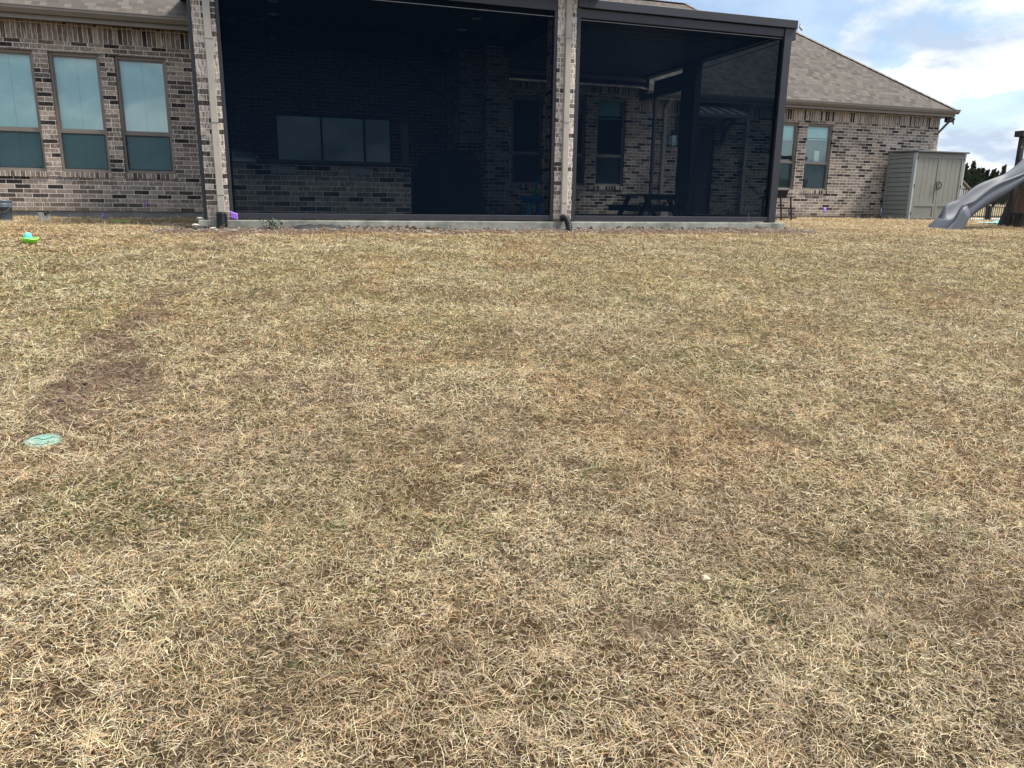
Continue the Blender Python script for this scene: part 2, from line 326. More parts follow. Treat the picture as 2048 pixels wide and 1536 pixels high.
M['black'] = mat('black_metal', (.012,.012,.013), .45, var=.2)
M['conc'] = mat('concrete', (.27,.275,.245), .9, var=.42, scale=4, bump=.5)
M['found'] = mat('foundation_concrete', (.23,.23,.225), .9, var=.3, scale=4, bump=.4)
M['screen'] = mesh_screen_mat('insect_screen', .29, (.0047,.0095,.0190))
M['winscreen'] = mesh_screen_mat('window_screen', .45, (.05,.075,.08))
M['glass'] = glass_mat('window_glass', (.86,.97,.96), .16)
M['blind'] = mat('window_blind', (.56,.80,.78), .7, var=.10, scale=2.5)
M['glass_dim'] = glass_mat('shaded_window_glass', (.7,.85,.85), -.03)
M['dark'] = mat('dark_room', (.02,.022,.026), .9)
M['curtain'] = mat('grey_curtain', (.10,.11,.11), .9, var=.3, scale=5, stretch=(8,8,1))
M['ceil'] = mat('dark_board_ceiling', (.05,.05,.055), .6, var=.2, scale=8)
M['grille'] = mat('white_trim', (.6,.6,.58), .5)
M['counter'] = mat('black_granite', (.012,.013,.016), .15)
M['dirt'] = ground_mat(); M['blade'] = blade_mat()
M['shed'] = mat('shed_wall_resin', (.235,.26,.25), .5, var=.06, scale=4)
M['sheddoor'] = mat('shed_door_resin', (.245,.24,.21), .5, var=.06, scale=4)
M['shedtrim'] = mat('shed_trim_resin', (.42,.46,.46), .5)
M['shedroof'] = mat('shed_roof_resin', (.11,.115,.12), .6, var=.1)
M['slide'] = mat('grey_slide_plastic', (.105,.117,.142), .5, var=.06, scale=2, spec=.25)
M['wooddark'] = mat('dark_stained_wood', (.030,.030,.028), .7, var=.35, scale=8, bump=.3, stretch=(1,1,.15))
M['woodbrown'] = mat('brown_boards', (.11,.055,.033), .7, var=.35, scale=8, bump=.3, stretch=(1,1,.15))
M['purple'] = mat('purple_flag_plastic', (.40,.20,.80), .5, var=.15, scale=30)
M['wire'] = mat('flag_wire', (.25,.25,.27), .4, metal=.8)
M['pipe'] = mat('black_corrugated_pipe', (.012,.015,.019), .45)
M['lime'] = mat('lime_plastic', (.22,.75,.03), .35)
M['cyan'] = mat('cyan_plastic', (.14,.62,.64), .4)
M['bucket'] = mat('slate_grey_plastic', (.085,.11,.135), .45, var=.1)
M['white'] = mat('white_plastic', (.75,.77,.78), .5, var=.05)
M['valve'] = mat('faded_green_plastic', (.17,.31,.26), .75, var=.35, scale=40, bump=.2)
M['stone'] = mat('pale_limestone', (.52,.44,.32), .9, var=.35, scale=60, bump=.6)
M['debris'] = mat('broken_concrete', (.48,.46,.42), .9, var=.25, scale=30, bump=.5)
M['sheet'] = mat('black_plastic_sheet', (.018,.02,.024), .7, var=.4, scale=8, bump=.6)
M['weed'] = mat('weed_leaf', (.05,.085,.04), .6, var=.4, scale=40)
M['deadleaf'] = mat('dead_leaf', (.16,.12,.07), .8, var=.4, scale=60)
M['blue'] = mat('blue_toy_plastic', (.0,.16,.42), .4)
M['bluelight'] = mat('aqua_toy_plastic', (.05,.34,.45), .4)
M['green'] = mat('green_toy_plastic', (.08,.42,.05), .4)
M['cover'] = mat('black_vinyl_cover', (.006,.007,.009), .75, var=.2, scale=6)
M['cedar'] = mat('cedar_foliage', (.045,.066,.040), .8, var=.45, scale=1.2)
M['bark'] = mat('cedar_bark', (.11,.085,.065), .9, var=.3, scale=20, bump=.5)
M['siding'] = mat('white_siding', (.72,.74,.76), .7, var=.05)
M['grille_rack'] = mat('steel', (.42,.44,.46), .3, metal=.7)
M['cloth'] = mat('turquoise_fabric', (.20,.55,.56), .8, var=.15, scale=15)
M['bulb'] = mat('lit_bulb', (1,.8,.5), .5, emit=((1,.85,.6), 14))
M['lens'] = mat('camera_lens', (.5,.52,.55), .2)
# ------------------------------------------------------------------ ground
def axis(a, b, step, lo, hi, g=1.18):
    c = list(np.arange(a, b+1e-6, step)); s = step
    while c[-1] < hi: s *= g; c.append(c[-1]+s)
    s = step
    while c[0] > lo: s *= g; c.insert(0, c[0]-s)
    return np.array(c)
xs = axis(-5, 11, .045, -500, 700); ys_ = axis(0.6, 13, .045, -150, 900)
GX, GY = np.meshgrid(xs, ys_); gx = GX.ravel(); gy = GY.ravel(); zg = H(gx, gy)
nx_, ny_ = len(xs), len(ys_)
me = bpy.data.meshes.new('lawn'); me.vertices.add(len(gx)); me.vertices.foreach_set('co', np.stack([gx, gy, zg], 1).ravel())
ii = (np.arange(ny_-1)[:, None]*nx_+np.arange(nx_-1)[None, :]).ravel()
fc = np.stack([ii, ii+1, ii+nx_+1, ii+nx_], 1).astype(np.int32); nf = len(fc)
me.loops.add(nf*4); me.loops.foreach_set('vertex_index', fc.ravel()); me.polygons.add(nf)
me.polygons.foreach_set('loop_start', np.arange(nf, dtype=np.int32)*4); me.polygons.foreach_set('loop_total', np.full(nf, 4, np.int32))
me.polygons.foreach_set('use_smooth', np.ones(nf, bool)); me.update(calc_edges=True)
ca = me.color_attributes.new('soil', 'FLOAT_COLOR', 'POINT')
cc = np.zeros((len(gx), 4), np.float32); cc[:, 0] = np.clip(soil(gx, gy)*(.1+2.0*fbm(gx, gy, .13, 55, 3)), 0, 1)
cc[:, 0] = np.maximum(cc[:, 0], np.clip((14.2-gy)/1.0, 0, 1)*np.clip((gy-12.2)*3, 0, 1)*np.clip((gx+3)/2, 0, 1)*(gx < 0)*fbm(gx, gy, .5, 8))
cc[:, 1] = np.clip((gy-24)/4, 0, 1); cc[:, 3] = 1; ca.data.foreach_set('color', cc.ravel())
me.materials.append(M['dirt']); lawn = bpy.data.objects.new('lawn', me); COL.objects.link(lawn); tag(lawn, kind='structure')
# concrete drive behind the fence
b = MB()
for k in range(14):
    x0 = 14+k*4; b.quad((x0,24.2,-.47),(x0+3.985,24.2,-.47),(x0+3.985,27.5,-.44),(x0,27.5,-.44))
tag(b.build('path', mat('pale_drive_concrete', (.62,.61,.58), .9, var=.1, scale=2)), kind='structure')
# ------------------------------------------------------------------ grass
rng = np.random.default_rng(7)
def make_grass():
    P = []
    def sample(r0_, r1_, dens, a0, a1):
        area = .5*(a1-a0)*(r1_**2-r0_**2); n = int(area*dens)
        r = np.sqrt(rng.uniform(r0_**2, r1_**2, n)); a = rng.uniform(a0, a1, n)+YAW
        return r*np.sin(a), r*np.cos(a), r
    edges = [1.0,1.6,2.2,3,4,5.2,6.8,8.6,10.6,13,16,20,26]
    X = []; Y = []; D = []
    for a, b_ in zip(edges[:-1], edges[1:]):
        m = (a+b_)/2; dens = 19500*min(1, (2.6/m))**1.22
        w_ = R(41) if a > 1.5 else R(46)
        x, y, d = sample(a, b_, dens, -w_, w_); X.append(x); Y.append(y); D.append(d)
    x = np.concatenate(X); y = np.concatenate(Y); d = np.concatenate(D)
    s = soil(x, y)
    keep = rng.random(len(x)) > s*np.where(y > 10.7, .93, .70)
    # not on slab, in the house, under the shed, beyond the fence
    keep &= ~((y > 12.26) & (x > -.95) & (x < 9.55)); keep &= ~((y > 15.74) & (x < 5)); keep &= ~((y > 18.2) & (x < 19.3))
    keep &= ~((x > 17.2)&(x < 19.2)&(y > 17)); keep &= y < 22.6
    keep &= ~(((x+1.08)**2+(y-4.05)**2) < (.058+.03*(vnoise(x,y,.035,3)-.3))**2)
    keep &= rng.random(len(x)) > .75*np.clip((y-12.6)*2, 0, 1)*(x < 0)*(x > -2.2)*(y < 15)*fbm(x, y, .5, 8)
    x = x[keep]; y = y[keep]; d = d[keep]; s = s[keep]; n = len(x)
    # tuft clumping
    cx_ = (vnoise(x, y, .11, 61)-.5)*.05; cy_ = (vnoise(x, y, .11, 62)-.5)*.05; x = x+cx_; y = y+cy_
    tall = fbm(x, y, .45, 12); lod = np.maximum(1, d/3.0)**.62
    up = rng.random(n) < (.20+.35*(tall-.35))
    ln = rng.uniform(.012, .045, n)*(.65+.9*tall)*np.where(up, .9, 1.1)*np.minimum(lod, 1.3)*(1+.5*np.clip(y-14.8, 0, 1))
    longm = rng.random(n) < .05; ln[longm] *= 2.2
    wd = rng.uniform(.0006, .0018, n)*lod
    az = rng.uniform(0, 2*np.pi, n)
    el = np.where(up, rng.uniform(.5, 1.2, n), rng.uniform(.02, .45, n))
    K = 4; curl = rng.normal(0, .26, n); droop = rng.uniform(-.1, .5, n)
    px = x.copy(); py = y.copy(); pz = H(x, y)+rng.uniform(-.002, .014, n)*np.where(s > .3, .5, 1)
    C = []; W = []
    for k in range(K):
        t_ = k/(K-1)
        C.append(np.stack([px, py, pz], 1)); W.append(wd*(1-.75*t_**2))
        px = px+np.cos(az)*np.cos(el)*ln/(K-1); py = py+np.sin(az)*np.cos(el)*ln/(K-1); pz = pz+np.sin(el)*ln/(K-1)
        az = az+curl; el = el-droop
    C = np.stack(C, 1); W = np.stack(W, 1)
    dirv = np.gradient(C, axis=1); dirv /= np.linalg.norm(dirv, axis=2, keepdims=True)+1e-9
    upv = np.stack([rng.normal(0, .5, n), rng.normal(0, .5, n), np.ones(n)], 1)[:, None, :]
    side = np.cross(dirv, np.broadcast_to(upv, dirv.shape)); side /= np.linalg.norm(side, axis=2, keepdims=True)+1e-9
    Lf = C-side*W[..., None]/2; Rt = C+side*W[..., None]/2
    gzv = H(C[..., 0].ravel(), C[..., 1].ravel()).reshape(n, K)+.001
    Lf[..., 2] = np.maximum(Lf[..., 2], gzv); Rt[..., 2] = np.maximum(Rt[..., 2], gzv)
    V = np.stack([Lf, Rt], 2).reshape(n, K*2, 3)
    base = (np.arange(n)*K*2)[:, None, None]
    q = np.array([[2*k, 2*k+1, 2*k+3, 2*k+2] for k in range(K-1)])[None]
    F = (base+q).reshape(-1, 4).astype(np.int32)
    # colours
    pal = np.array([(.86,.71,.46),(.68,.505,.285),(.57,.345,.17),(.61,.50,.37),(.22,.14,.08),(.14,.215,.06),(.385,.385,.155)])
    A = fbm(x, y, 1.1, 101); B = fbm(x, y, .5, 151); G = fbm(x, y, .7, 201, 3); G2 = vnoise(x, y, 2.6, 301)
    wts = np.stack([.30+1.2*np.clip(B-.5, -.25, .3), .34+0*x, .11+1.3*np.clip(A-.5, 0, .3), .12+1.5*np.clip(.5-A, 0, .3), .10+.2*s,
                    .010+.8*np.clip(G-.62, 0, .3)+.04*G2*(y > 4), .03+.7*np.clip(G-.52, 0, .3)+.13*G2*(y > 4.5)], 1)
    wts[:, 5] += .25*np.exp(-((x+2.2)**2+(y-8.2)**2)/.8); mid = np.exp(-((y-8)/2.6)**2); wts[:, 6] += .15*mid; wts[:, 5] += .03*mid; wts[:, 2] += .35*np.clip((y-10)/1.5, 0, 1); wts[:, 3] += .16*np.clip((3.2-y)/1.5, 0, 1); wts[:, 0] += .1*np.clip((3.5-y)/1.5, 0, 1)
    for (a, bb, rr_) in ((1.47,3.09,.12),(.73,1.73,.07),(.21,2.95,.08),(2.7,2.2,.1),(-.4,3.4,.08)):
        wts[:, 5] += .9*np.exp(-((x-a)**2+(y-bb)**2)/rr_**2)*(vnoise(x, y, .035, 9) > .45)
    wts[:, 5] += 1.1*np.clip(vnoise(x, y, .09, 71)-.86, 0, 1)*4*(vnoise(x, y, .9, 72) > .45)
    wts = np.clip(wts, .005, None); cw = np.cumsum(wts, 1); cw /= cw[:, -1:]
    pick = (rng.random(n)[:, None] > cw).sum(1).clip(0, 6)
    col = pal[pick]*(rng.uniform(.45, 1.25, n)**1.0)[:, None]*(.60+.50*fbm(x, y, .9, 401)+.30*vnoise(x, y, .16, 402))[:, None]
    col = col*1.04*(1-.30*s)[:, None]*(1+.20*np.clip((y-3.5)/3, 0, 1))[:, None]
    me = bpy.data.meshes.new('dry_grass'); nv = n*K*2; nf = len(F)
    me.vertices.add(nv); me.vertices.foreach_set('co', V.ravel().astype(np.float32))
    me.loops.add(nf*4); me.loops.foreach_set('vertex_index', F.ravel()); me.polygons.add(nf)
    me.polygons.foreach_set('loop_start', np.arange(nf, dtype=np.int32)*4); me.polygons.foreach_set('loop_total', np.full(nf, 4, np.int32))
    me.polygons.foreach_set('use_smooth', np.ones(nf, bool)); me.update(calc_edges=True)
    at = me.color_attributes.new('tint', 'FLOAT_COLOR', 'POINT')
    c4 = np.ones((n, K*2, 4), np.float32); c4[..., :3] = np.clip(col[:, None, :]*rng.uniform(.82, 1.18, (n, K*2, 1)), 0, .9); at.data.foreach_set('color', c4.ravel())
    me.materials.append(M['blade']); o = bpy.data.objects.new('dry_grass', me); COL.objects.link(o)
    tag(o, 'dry straw-coloured winter lawn grass with some green blades', 'grass', kind='stuff'); pass
make_grass()
# ------------------------------------------------------------------ patio slab
b = MB().box(-.885, 9.50, 12.30, 18.24, -.62, -.312)
tag(b.build('patio', M['conc'], bevel=.012), kind='structure')
# ------------------------------------------------------------------ house
YL, YR, YE = 15.78, 18.245, 12.32
house = empty('brick_house', (0, 18, -.3), 'long single-storey brick house with grey shingle roof and screened porch', 'house')
def wall(name, mat_, X0, X1, Z0, Z1, Y, holes, th=.20, rev=.10, side=None):
    b = MB(); xs_ = sorted({X0, X1, *[h[0] for h in holes], *[h[1] for h in holes]}); zs_ = sorted({Z0, Z1, *[h[2] for h in holes], *[h[3] for h in holes]})
    for i in range(len(xs_)-1):
        for k in range(len(zs_)-1):
            xm = (xs_[i]+xs_[i+1])/2; zm = (zs_[k]+zs_[k+1])/2
            if any(h[0] < xm < h[1] and h[2] < zm < h[3] for h in holes): continue
            x0, x1, z0, z1 = xs_[i], xs_[i+1], zs_[k], zs_[k+1]
            b.quad((x0,Y,z0),(x1,Y,z0),(x1,Y,z1),(x0,Y,z1)); b.quad((x0,Y+th,z0),(x0,Y+th,z1),(x1,Y+th,z1),(x1,Y+th,z0))
    for h in holes:
        x0, x1, z0, z1 = h
        b.quad((x0,Y,z0),(x0,Y,z1),(x0,Y+th,z1),(x0,Y+th,z0)); b.quad((x1,Y,z0),(x1,Y+th,z0),(x1,Y+th,z1),(x1,Y,z1))
        b.quad((x0,Y,z0),(x0,Y+th,z0),(x1,Y+th,z0),(x1,Y,z0)); b.quad((x0,Y,z1),(x1,Y,z1),(x1,Y+th,z1),(x0,Y+th,z1))
    b.quad((X0,Y,Z0),(X0,Y,Z1),(X0,Y+th,Z1),(X0,Y+th,Z0)); b.quad((X1,Y,Z0),(X1,Y+th,Z0),(X1,Y+th,Z1),(X1,Y,Z1)); b.quad((X0,Y,Z1),(X1,Y,Z1),(X1,Y+th,Z1),(X0,Y+th,Z1))
    return b.build(name, mat_, house, fixn=False)
def window(x0, x1, z0, z1, Y, zr, blind=1.0, lower='screen', rev=.055, dark=False):
    gm_ = M['glass_dim'] if dark else M['glass']
    """frame part with panes, blind, insect screen and brick sill below it as sub-parts"""
    yf = Y+rev; f = MB(); fw_ = .045
    f.box(x0, x0+fw_, yf, yf+.09, z0, z1); f.box(x1-fw_, x1, yf, yf+.09, z0, z1)
    f.box(x0+fw_, x1-fw_, yf, yf+.09, z0, z0+.05); f.box(x0+fw_, x1-fw_, yf, yf+.09, z1-.05, z1)
    a0, a1 = x0+fw_, x1-fw_; s = .022
    f.box(a0, a1, yf+.012, yf+.07, zr-.026, zr+.026)
    for (c0, c1) in ((z0+.05, zr-.026), (zr+.026, z1-.05)):
        f.box(a0, a0+s, yf+.025, yf+.06, c0, c1); f.box(a1-s, a1, yf+.025, yf+.06, c0, c1); f.box(a0+s, a1-s, yf+.025, yf+.06, c0, c0+s); f.box(a0+s, a1-s, yf+.025, yf+.06, c1-s, c1)
    F = f.build('window', M['taupe'], house, bevel=.003)
    for (c0, c1) in ((z0+.05+s, zr-.026-s), (zr+.026+s, z1-.05-s)):
        MB().quad((a0+s,yf+.045,c0),(a1-s,yf+.045,c0),(a1-s,yf+.045,c1),(a0+s,yf+.045,c1)).build('pane', gm_, F, fixn=False)
    if lower == 'screen':
        MB().quad((a0,yf+.020,z0+.05),(a1,yf+.020,z0+.05),(a1,yf+.020,zr-.026),(a0,yf+.020,zr-.026)).build('insect_screen', M['winscreen'], F, fixn=False)
    if blind > 0:
        zb = z1-.04-(z1-z0-.06)*blind; bl = MB(); nsl = max(2, int((z1-.04-zb)/.052))
        for k in range(nsl):
            zt = z1-.04-k*.052
            bl.quad((a0+.006,yf+.125,zt),(a1-.006,yf+.125,zt),(a1-.006,yf+.108,zt-.0545),(a0+.006,yf+.108,zt-.0545))
        bl.box(a0+.006, a1-.006, yf+.10, yf+.135, zb-.03, zb-.005)
        B_ = bl.build('blind', M['blind'], F, fixn=False)
        for q in (.5,) if x1-x0 < 1 else (.3, .7):
            xm = a0+(a1-a0)*q; MB().box(xm-.002, xm+.002, yf+.098, yf+.102, zb, z1-.05).build('cord', M['spout'], F)
    # brick sill course, proud of the wall
    MB().box(x0-.02, x1+.02, Y-.025, Y+rev+.01, z0-.098, z0-.002).build('sill', M['rowlock'], F, bevel=.004)
    MB().box(x0-.10, x1+.10, Y-.003, Y+.01, z1+.001, z1+.012).build('lintel', M['soffit'], F)
    # dim room behind
    MB().box(x0-.12, x1+.12, Y+.22, Y+1.6, z0-.2, z1+.1).build('dark_room', M['dark'], F).data.flip_normals()
    return F
LW = [(-4.37,-3.565,.435,2.44),(-3.335,-2.535,.435,2.44),(-2.30,-1.46,.435,2.44)]
wall('wall', M['brick'], -9, -.9, -.25, 2.612, YL, LW)
MB().box(-9, -.9, YL-.004, YL+.2, 2.614, 2.96).build('soldier_course', M['soldier'], house)
MB().box(-9, -.9, YL+.03, YL+.3, -.7, -.252).build('foundation', M['found'], house)
for h in LW: window(*h, YL, 1.13)
# side wall of the left wing facing the porch, and the porch's back wall
MB().box(-.9, -.7, YL+.0, 18.2, -.31, 3.2).build('wall', M['brick'], house)
RW = [(13.40,14.24,.445,2.225),(14.54,15.395,.445,2.225)]
BW = [(5.93,6.72,.445,2.50),(7.13,7.88,.445,2.57),(8.17,8.97,.445,2.57),(10.65,11.60,-.24,1.98),(.42,3.02,.83,1.86),(3.22,3.42,.4,1.75)]
wall('wall', brick_mat('dark_stained_brick', z0=-.258, tint=.32), -.7, 5.2, -.32, 3.2, YR, [BW[4], BW[5]])  # same brick, its colour darkened to carry the porch's shade
wall('wall', M['brick'], 5.2, 9.30, -.26, 2.672, YR, [BW[0], BW[1], BW[2]])
wall('wall', M['brick'], 9.30, 19.16, -.26, 2.302, YR, RW+[BW[3]])
MB().box(5.2, 9.30, YR-.004, YR+.2, 2.674, 3.10).build('soldier_course', brick_mat('mottled_brick_upright_porch', True, z0=2.674), house)
MB().box(5.2, 9.35, 17.98, 18.0, 2.96, 3.13).build('fascia', M['taupe'], house); MB().box(5.2, 9.35, 18.0, 18.26, 2.97, 2.985).build('soffit', M['soffit'], house)
MB().box(9.302, 19.163, YR-.004, YR+.2, 2.304, 2.66).build('soldier_course', M['soldier_r'], house)
MB().box(9.51, 19.13, YR+.03, YR+.3, -.7, -.262).build('foundation', M['found'], house)
MB().box(19.0, 19.158, YR+.2, 25.2, -.6, 2.66).build('wall', M['brick'], house)     # right end wall
MB().box(-9, 19, 24.9, 25.2, -.6, 3).build('wall', M['brick'], house)
w_ = window(13.40,14.24,.445,2.225, YR, 1.18, blind=.22, lower='screen')
w_ = window(14.54,15.395,.445,2.225, YR, 1.18, blind=.20, lower='screen')
MB().quad((14.60,YR+.30,.5),(15.33,YR+.30,.5),(15.33,YR+.30,1.15),(14.60,YR+.30,1.15)).build('curtain', M['curtain'], w_, fixn=False)
MB().quad((14.6,YR+.5,1.2),(15.33,YR+.5,1.2),(15.33,YR+.5,2.0),(14.6,YR+.5,2.0)).build('blind', mat('grey_roller_shade', (.16,.19,.24), .8), w_, fixn=False)
crd = MB(); crd.box(15.0, 15.16, YR+.20, YR+.21, 1.22, 1.53)
crd = crd.build('paper', mat('white_paper', (.85,.85,.84), .8)); tag(crd, 'white sheet of paper propped inside the right wing window', 'paper')
window(8.17,8.97,.445,2.57, YR, 1.18, blind=.2, dark=True); window(7.13,7.88,.445,2.57, YR, 1.18, blind=.2, dark=True)
wl = window(5.93,6.72,.445,2.50, YR, 1.18, blind=0, dark=True)
# kitchen window of three panes at the back of the porch
f = MB(); x0, x1, z0, z1 = BW[4]
for xa in (x0, 1.40, 2.36, x1-.05): f.box(xa, xa+.05, YR+.05, YR+.12, z0, z1)
f.box(x0, x1, YR+.055, YR+.115, z0-.001, z0+.045); f.box(x0, x1, YR+.055, YR+.115, z1-.05, z1+.001)
F = f.build('window', M['black'], house)
for a, b_ in ((x0+.05,1.40),(1.45,2.36),(2.41,x1-.05)): MB().quad((a,YR+.085,z0+.04),(b_,YR+.085,z0+.04),(b_,YR+.085,z1-.05),(a,YR+.085,z1-.05)).build('pane', M['glass'], F, fixn=False)
MB().quad((x0,YR+.3,z0),(x1,YR+.3,z0),(x1,YR+.3,z1),(x0,YR+.3,z1)).build('blind', mat('pale_roller_blind', (.22,.25,.27), .8), F, fixn=False)
MB().quad((3.22,YR+.09,.4),(3.42,YR+.09,.4),(3.42,YR+.09,1.75),(3.22,YR+.09,1.75)).build('window', mat('pale_door_glass', (.33,.35,.36), .3), house, fixn=False)
# back door with panels
d = MB().box(10.68, 11.57, YR+.06, YR+.11, -.24, 1.96); 
for (za, zb) in ((-.05,.75),(.9,1.8)):
    d.box(10.80, 11.10, YR+.05, YR+.06, za, zb); d.box(11.15, 11.45, YR+.05, YR+.06, za, zb)
D_ = d.build('door', mat('brown_door', (.075,.06,.055), .5, var=.15), house, bevel=.006)
MB().tube([(10.76,YR+.05,.75),(10.76,YR+.0,.75),(10.86,YR-.01,.75)], .012).build('handle', M['grille_rack'], D_)
# metal awning over the door with brackets
a = MB(); AX0, AX1, AZ0, AZ1 = 10.35, 12.0, 2.22, 2.56
a.quad((AX0,YR-1.0,AZ0),(AX1,YR-1.0,AZ0),(AX1-.1,YR-.01,AZ1),(AX0+.1,YR-.01,AZ1)); a.quad((AX0,YR-1.0,AZ0-.03),(AX0+.1,YR-.01,AZ1-.03),(AX1-.1,YR-.01,AZ1-.03),(AX1,YR-1.0,AZ0-.03))
a.box(AX0, AX1, YR-1.01, YR-.99, AZ0-.08, AZ0)
for k in range(6):
    t_ = k/5; xa = AX0+.02+(AX1-AX0-.04)*t_; xb = AX0+.12+(AX1-AX0-.24)*t_; a.bar((xa,YR-1.0,AZ0+.012),(xb,YR-.01,AZ1+.012), .02, .03)
AW = a.build('awning', mat('bronze_standing_seam', (.16,.15,.145), .4, metal=.2), house)
for xa in (10.45, 11.85):
    k_ = MB().bar((xa,YR-.03,1.7),(xa,YR-.03,2.22), .09, .06).bar((xa,YR-.02,2.19),(xa,YR-.85,2.19), .09, .07)
    pts = [(xa, YR-.03-.5*(1-math.cos(t_*1.5))-.02, 1.62+.52*math.sin(t_*1.5)) for t_ in [j/6 for j in range(7)]]
    k_.tube(pts, .05, 6); k_.build('bracket', M['soffit'], AW)
# brick pillars, inner column
for (xa, xb) in ((-.75,-.437),(4.768,5.096)):
    MB().box(xa, xb, YE, 12.80, -.312, 3.22).build('pillar', M['brick_wash'], house)
MB().box(4.72, 5.22, 16.3, YR-.002, -.312, 3.2).build('pillar', M['brick'], house)
MB().box(4.30, 4.716, 16.9, YR-.002, .9, 3.2).build('pillar', M['brick'], house)
# porch ceiling and header beam
MB().box(-.76, 5.22, YE+.02, 18.2, 3.225, 3.30).build('ceiling', M['ceil'], house)
MB().box(-.434, 4.765, YE+.02, YE+.30, 3.02, 3.223).build('header', M['bronze'], house)
for (lx, ly) in ((3.86,13.52),(3.92,14.2),(3.91,15.18),(4.05,17.3),(.42,14.23),(.44,15.2),(.47,17.35),(.42,13.4)):
    MB().lathe((lx,ly,3.208), [(.085,.016),(.085,0),(.065,-.004),(.06,.01)]).build('recessed_light', M['grille'], house, smooth=True)
# outdoor kitchen half wall
hw = MB().box(-.36, 2.37, 12.62, 12.86, -.312, .535).build('half_wall', M['brick'], house)
MB().box(-.02, 2.47, 12.55, 13.35, .545, .60).build('countertop', M['counter'], hw, bevel=.006)
MB().box(-.36, -.03, 12.6, 13.3, .537, .545).build('countertop', M['counter'], hw)
for xa in (.20, 1.40):
    g = MB().box(xa, xa+.36, 12.598, 12.616, .40, .50)
    for k in range(6):
        g.bar((xa+.03+k*.055,12.592,.415),(xa+.055+k*.055,12.592,.485), .008, .008)
    g.bar((xa+.01,12.593,.45),(xa+.35,12.593,.45), .008, .006)
    g.build('vent_grille', mat('grey_grille', (.42,.42,.40), .5, var=.5, scale=60), hw)
# gutters, fascias, soffits
def gutter(x0, x1, Yf, zb, zt, end=True):
    prof = [(0,zt),(-.0,zt-.02),(.012,zt-.03),(.012,zt-.06),(.05,zb+.015),(.06,zb),(.125,zb),(.125,zt-.01),(.115,zt-.01),(.115,zb+.012),(.06,zb+.012),(.025,zt-.06),(.012,zt)]
    b = MB(); n = len(prof); i = len(b.v)
    for x in (x0, x1): b.v += [(x, Yf+p, z) for p, z in prof]
    for k in range(n): b.f.append((i+k, i+(k+1) % n, i+n+(k+1) % n, i+n+k))
    b.f.append(tuple(range(i, i+n))[::-1]); b.f.append(tuple(range(i+n, i+2*n)))
    return b.build('gutter', M['gutter'], house)
gutter(-9, -.72, 15.38, 2.965, 3.09); gutter(9.36, 19.47, 17.85, 2.655, 2.775)
MB().box(-9, -.72, 15.508, 15.53, 2.89, 3.07).build('fascia', M['taupe'], house); MB().box(-9, -.72, 15.53, 15.8, 2.915, 2.93).build('soffit', M['soffit'], house)
MB().box(9.36, 19.42, 17.978, 18.0, 2.58, 2.76).build('fascia', M['taupe'], house); MB().box(9.36, 19.40, 18.0, 18.26, 2.60, 2.615).build('soffit', M['soffit'], house)
MB().box(19.40, 19.42, 17.98, 25.3, 2.58, 2.76).build('fascia', M['taupe'], house); MB().box(19.16, 19.40, 18.26, 25.3, 2.60, 2.615).build('soffit', M['soffit'], house)
gutter(-1.15, 5.5, 11.93, 3.36, 3.50); MB().box(-1.15, 5.5, 12.058, 12.08, 3.28, 3.48).build('fascia', M['taupe'], house)
MB().box(-1.15, 5.5, 12.08, 12.5, 3.302, 3.315).build('soffit', M['soffit'], house)
# roofs: each plane carries (along-eave, up-slope) coordinates
def roof(polys, name='roof'):
    b = MB()
    for pts, eave in polys:
        pts = [Vector(p) for p in pts]; e = Vector(eave).normalized(); nrm = (pts[1]-pts[0]).cross(pts[2]-pts[0]).normalized(); s_ = nrm.cross(e)
        if s_.z < 0: s_ = -s_
        uv = [((p-pts[0]).dot(e)+50, (p-pts[0]).dot(s_)+20) for p in pts]
        b.quad(*pts, uv=uv)
    return b.build(name, M['shingle'], house, fixn=False)
PM = .75
def hiproof(x0, x1, y0, y1, z0, m=PM, left=True, right=True):
    h = (y1-y0)/2; zt = z0+m*h; ra = (x0+(h if left else 0), y0+h, zt); rb = (x1-(h if right else 0), y0+h, zt)
    P_ = [([(x0,y0,z0),(x1,y0,z0),rb,ra], (1,0,0)), ([(x1,y1,z0),(x0,y1,z0),ra,rb], (1,0,0))]
    P_.append(([(x1,y0,z0),(x1,y1,z0),rb], (0,1,0))); P_.append(([(x0,y1,z0),(x0,y0,z0),ra], (0,1,0)))
    r_ = roof(P_)
    c = MB()
    def cap(a, b_):
        a = Vector(a); b_ = Vector(b_); nn = max(2, int((b_-a).length/.2))
        for k in range(nn):
            p = a.lerp(b_, k/nn); q = a.lerp(b_, (k+1.25)/nn if k < nn-1 else 1); lift = Vector((0,0,.022)); lo = Vector((0,0,.012))
            d_ = (b_-a).normalized(); sd_ = d_.cross(Vector((0,0,1))).normalized()*.13
            c.quad(p+lift-sd_-Vector((0,0,.05)), p+lift, q+lo, q+lo-sd_-Vector((0,0,.05))); c.quad(p+lift, p+lift+sd_-Vector((0,0,.05)), q+lo+sd_-Vector((0,0,.05)), q+lo)
    if right: cap((x1,y0,z0), rb); cap((x1,y1,z0), rb)
    cap(ra, rb)
    c.build('hip_cap', mat('hip_shingles', (.19,.17,.16), .9, var=.25, scale=6), r_, fixn=False)
    return r_
hiproof(5.3, 19.32, 17.88, 24.50, 2.775)                      # right wing
hiproof(-10, 5.4, 15.42, 25, 3.09, .655)                           # left wing and middle
